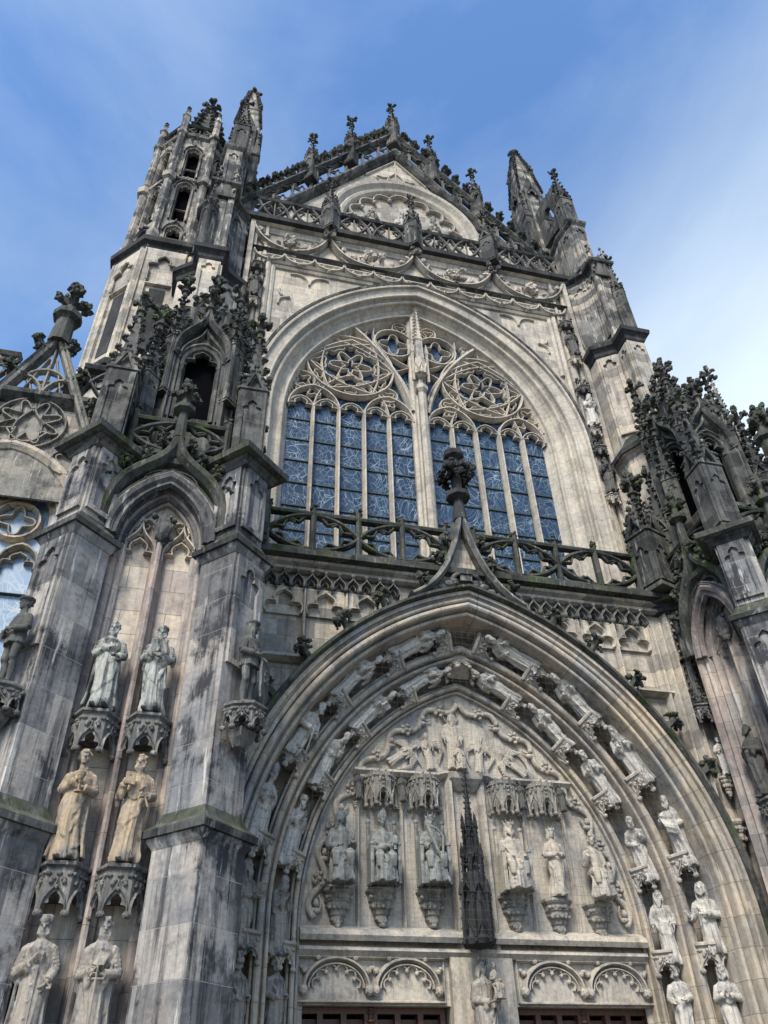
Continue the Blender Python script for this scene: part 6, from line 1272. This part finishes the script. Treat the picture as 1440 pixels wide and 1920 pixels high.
for key, x, z, mat, lab in (('chestman', -8.56, 8.02, 'st_streak', 'streaked bare headed bearded statue with hand on chest, top left in the left bay'),
        ('bookman', -7.66, 8.02, 'st_streak', 'streaked bearded statue in a cap holding an open book before its chest'),
        ('chaliceyouth', -8.58, 5.42, 'st_tan', 'tan statue of a curly haired youth holding a goblet in both hands'),
        ('bookaxe', -7.63, 5.42, 'st_tan', 'tan bearded statue raising a small closed book and holding an axe head down'),
        ('keyman', -8.62, 2.8, 'st_grey', 'grey statue of a man in flat cap and buttoned robe holding a key'),
        ('swordman', -7.73, 2.8, 'st_grey', 'grey long bearded statue leaning on a sword with a book on its chest')):
    place(key, sp(x, -5.85, z), mat, lab, GA_, scale=1.03)
for s in (-1, 1):
    for q in (-1, 1):
        for z in (8.0, 5.4, 2.78):
            mb = MB(); mb.M = sp(s * 8.11 + q * .46, -5.36, z); canopy(mb, .80, .78, .62, 5); part('statue_console', mb, 'carvdark')
place('shieldman', sp(-10.12, -6.45, 8.05, -45), 'st_dark', 'dark statue of a man in beret and tunic with shield, at the far left edge', 'statues of shield bearers on the corner piers')
place('cloakknight', sp(-5.96, -6.42, 8.05, 45), 'st_dark', 'dark mossy statue of a bare legged man in cap and cloak with shield', 'statues of shield bearers on the corner piers')
for x, a in ((-10.0, -45), (-6.08, 45)):
    mb = MB(); mb.M = sp(x, -6.28, 8.03, a); canopy(mb, .72, .5, .5, 5); 
    for q in range(22): lump(mb, (.5 * j(.6), -.32 + j(.16), .24 + j(.2)), .085 + j(.02), 6, 4)
    loft(mb, [[(x_ * k, zz, y_ * k + .1) for x_, y_ in ((-.2, -.1), (.2, -.1), (.2, .2), (-.2, .2))] for zz, k in ((-.45, 1.1), (-.6, .9), (-.75, .5))]); part('statue_console', mb, 'carvdark')
for Yy in (-3.93, -4.78):
    mb = MB(); mb.M = ang((6.94, Yy, 8.0), -90); canopy(mb, .75, .78, .5, 5); part('statue_console', mb, 'carvdark')
place('saint', ang((6.62, -3.95, 8.02), -80), 'st_dark', 'dark draped statue with folded hands cut by the right edge', None, scale=1.03)
# voussoir figures
ang1 = (62.7, 47.2, 32.2, 16.4, 1.0, -12.8); ang2 = (62.4, 47.2, 32.2, 15.8, .6, -13.4)
where = {(-1, 0): 'outer arch band, left half', (-1, 1): 'inner arch band, left half', (1, 0): 'outer arch band, right half', (1, 1): 'inner arch band, right half'}
FIGS = {(-1, 0): (('prayman', 'bent statue reaching forward nearest the arch crown'), ('prayyouth', 'pale youth bowing in prayer'), ('kneelaxe', 'kneeling man with a long handled axe'), ('popeman', 'man in tall tiara and cape'), ('harpman', 'bearded man holding a small harp'), ('curlman', 'curly haired man in a grey robe, lowest in the row')),
        (-1, 1): (('prayyouth', 'small praying youth nearest the crown'), ('readman', 'pale man reading, second from the crown'), ('bentman', 'stooping man with one raised hand'), ('turbanman', 'bearded man in turban with joined hands'), ('hoodman', 'hooded old man at prayer'), ('curlman', 'curly haired man, head only above the frame edge')),
        (1, 0): (('bentman', 'bowed man in a cloak nearest the arch crown'), ('readman', 'bearded man reading a book'), ('hoodman', 'hooded figure in a wide cloak'), ('scrollman', 'bearded man unrolling a scroll'), ('kneelhand', 'kneeling figure with one hand held out'), ('handsman', 'long haired praying man at the bottom right')),
        (1, 1): (('prayman', 'praying man lying nearest the crown'), ('readman', 'man bent over an open book'), ('prayman', 'bowed man in heavy folds, middle of the row'), ('bentman', 'man stooping with a hand at his chin'), ('patriarch', 'old man with long beard and arms hanging down'), ('curlman', 'curly headed man at the foot of the row'))}
for (s, o_), lst in FIGS.items():
    for (key, lab), a in zip(lst, ang1 if o_ == 0 else ang2):
        r, y, scl = (7.47, -2.16, .98) if o_ == 0 else (6.64, -1.6, .90)
        if key.startswith('kneel'): scl *= 1.1
        hh = {'kneelaxe': .66, 'kneelhand': .66}.get(key, .87) * scl; fa = a - math.degrees(hh / r) if a > 0 else a
        Fm = rframe(r, fa, s, y)
        if a <= 6: Fm = frame((s * (r - PC), y, PZ + r * sin(rad(a)) - hh), (0, 0, 1), (0, 0, 1), (1, 0, 0)) if False else Matrix.Translation((0, 0, 0)) @ rframe(r, -1, s, y); 
        if a <= 6: Fm = Fm.copy(); Fm.translation = Vector((s * (r - PC), y, PZ + r * sin(rad(a)) - hh))
        place(key, Fm, 'st_pale' if a > 24 else ('st_grey' if a < 6 and s < 0 else 'st_pale'), lab + ', ' + where[(s, o_)], 'statues in the arch bands', scale=scl)
# tympanum figures
for (x, z), key, lab, sc_ in zip(SEAT, ('lutewoman', 'bishop', 'harpking', 'king', 'queen', 'starwoman'),
        ('seated long haired woman turned right, leftmost on the brackets over the doors', 'seated bishop in mitre holding a lidded cup', 'seated bearded king playing a leaning harp', 'seated crowned king on a throne right of the black spire canopy', 'standing crowned woman with long hair and hands at her waist', 'curly haired figure raising a hand to its shoulder, rightmost on the brackets'), (1.08, 1.02, 1.05, 1.05, .88, 1.0)):
    o = place(key, sp(x, -1.52, z + .01), 'st_mid' if x < 0 else 'carv', lab, 'statues on the brackets over the doors', scale=sc_)
for x, w_ in ((-2.77, 'far left'), (-1.68, 'left of centre'), (1.42, 'right of centre'), (2.52, 'far right')):
    place('saint', sp(x, -1.46, 8.29), 'st_dark', 'tiny dark saint between the hanging canopies, ' + w_, 'tiny saints between the canopies', name='statuette', scale=.40)
o = place('virgin', sp(-.15, -1.75, 3.1), 'st_grey', 'crowned mother carrying a child between the two doors', None, scale=1.0)
c = link('child', FIG['childfig'][0], None, o); c.location = (.2, -.2, 1.02); c.scale = (.45, .45, .45); c.rotation_euler = (0, 0, .3)
if not c.data.materials: c.data.materials.append(M['st_grey'])
mb = MB(); mb.M = sp(-.15, -1.3, 3.08); console(mb, .6, .9); part('console', mb, 'carv')
# relief above the tympanum ledge
def relief(x, z, scl, rot, key, flat=.45, nm='relief_figure', wings=False):
    me, pr = FIG[key]; o = link(nm, me.copy(), None, TY); o.data.materials.clear(); o.data.materials.append(M['carv'])
    o.matrix_world = frame((x, -1.3, z), (1, 0, 0), (0, 0, 1), (0, -1, 0)) @ Matrix.Rotation(rad(rot), 4, 'Z') @ Matrix(((1, 0, 0, 0), (0, 0, 1, 0), (0, -flat, 0, 0), (0, 0, 0, 1))) @ Matrix.Scale(scl, 4)
    if wings:
        mb = MB(); mb.M = frame((x, -1.22, z), (1, 0, 0), (0, 0, 1), (0, -1, 0)) @ Matrix.Rotation(rad(rot), 4, 'Z')
        for s in (-1, 1):
            for q in range(5): tube(mb, [(s * .08, 1.3 * scl, .05), (s * (.28 + .03 * q), (1.35 - .12 * q) * scl, .06), (s * (.40 - .04 * q), (.75 - .12 * q) * scl, .05)], [.05, .045, .02], 6)
        part('angel_wing', mb, 'carv', TY)
relief(-.23, 9.25, .86, 0, 'patriarch'); relief(-.85, 9.2, .55, 8, 'prayyouth', wings=True); relief(-1.98, 9.3, .52, -58, 'prayyouth', wings=True); relief(.42, 9.2, .55, -8, 'prayyouth', wings=True); relief(1.72, 9.22, .52, 52, 'prayyouth', wings=True)
mb = MB(); mb.M = FR; sweep(mb, circle(-.23, 10.68, .2, 20), BAR(.05, 1.3, 1.2), True); extr(mb, circle(-.23, 10.68, .19, 20), [], 1.15, 1.25); part('halo', mb, 'carv', TY)
place('childfig', sp(-.15, -1.48, 9.12), 'carv', 'small seated child figure on the ledge under the central relief', None, name='statuette', scale=.5)
# figures beside the great window, in the gable, on the right strip
for s in (-1, 1):
    for z, w_, k in ((27.62, 'highest', 'saint'), (23.42, 'middle', 'hoodman'), (20.02, 'lowest', 'bookaxe')):
        if s < 0 and z < 21: continue
        place(k, sp(s * 6.78, -.98, z), 'st_dark' if (s < 0 or z < 21 or z > 27) else 'st_pale', '%s of the weathered statues %s of the great window' % (w_, 'left' if s < 0 else 'right'), 'statues flanking the great window', scale=1.0)
for x, k, w_ in ((-1.55, 'saint', 'left'), (.05, 'virgin', 'central'), (1.7, 'popeman', 'right capped')):
    place(k, sp(x, 1.1 - .35, 36.6), 'st_grey' if x > 1 or x < 0 else 'st_pale', w_ + ' stone figure in the cusped round niche of the gable', 'figures in the gable niche', scale=1.4)
place('saint', sp(6.62, -2.75, 9.0, -20), 'st_pale', 'small pale saint on a bracket between portal arch and right bay', None, name='statuette', scale=.58)
mb = MB(); mb.M = sp(6.62, -2.6, 9.0, -20); console(mb, .34, .55); part('small_console', mb, 'carv')
mb = MB(); mb.M = sp(6.5, -2.5, 10.9, -20); canopy(mb, .6, .55, .45, 5)
for q in range(18): leaf(mb, (j(.25), .15 + j(.2), .3 + j(.15)), (j(1), .6, 1), .14, (0, 1, 0))
part('strip_canopy', mb, 'carvdark')
mb = MB(); stack(mb, 6.45, -2.72, [(11, .14), (12.2, .13), (12.3, .2), (12.4, .12), (14.0, .06)], 6)
for q in range(12):
    for t in range(4): leaf(mb, (6.45 + .1 * cos(t * PI / 2), -2.72 + .1 * sin(t * PI / 2), 11.1 + .23 * q), (cos(t * PI / 2), sin(t * PI / 2), .2), .11)
finial(mb, 6.45, -2.72, 13.9, .3); part('strip_pinnacle', mb, 'dark')
mb = MB(); mb.M = sp(6.5, -2.5, 7.9, -20); console(mb, .6, 1.0); part('console', mb, 'carv')
mb = MB(); mb.M = FR
for x in (6.2, 6.35, 6.85): sweep(mb, [(x, 6), (x, 14)], BAR(.13, 2.68, 2.4), caps=False)
part('strip_moulding', mb, 'bay')
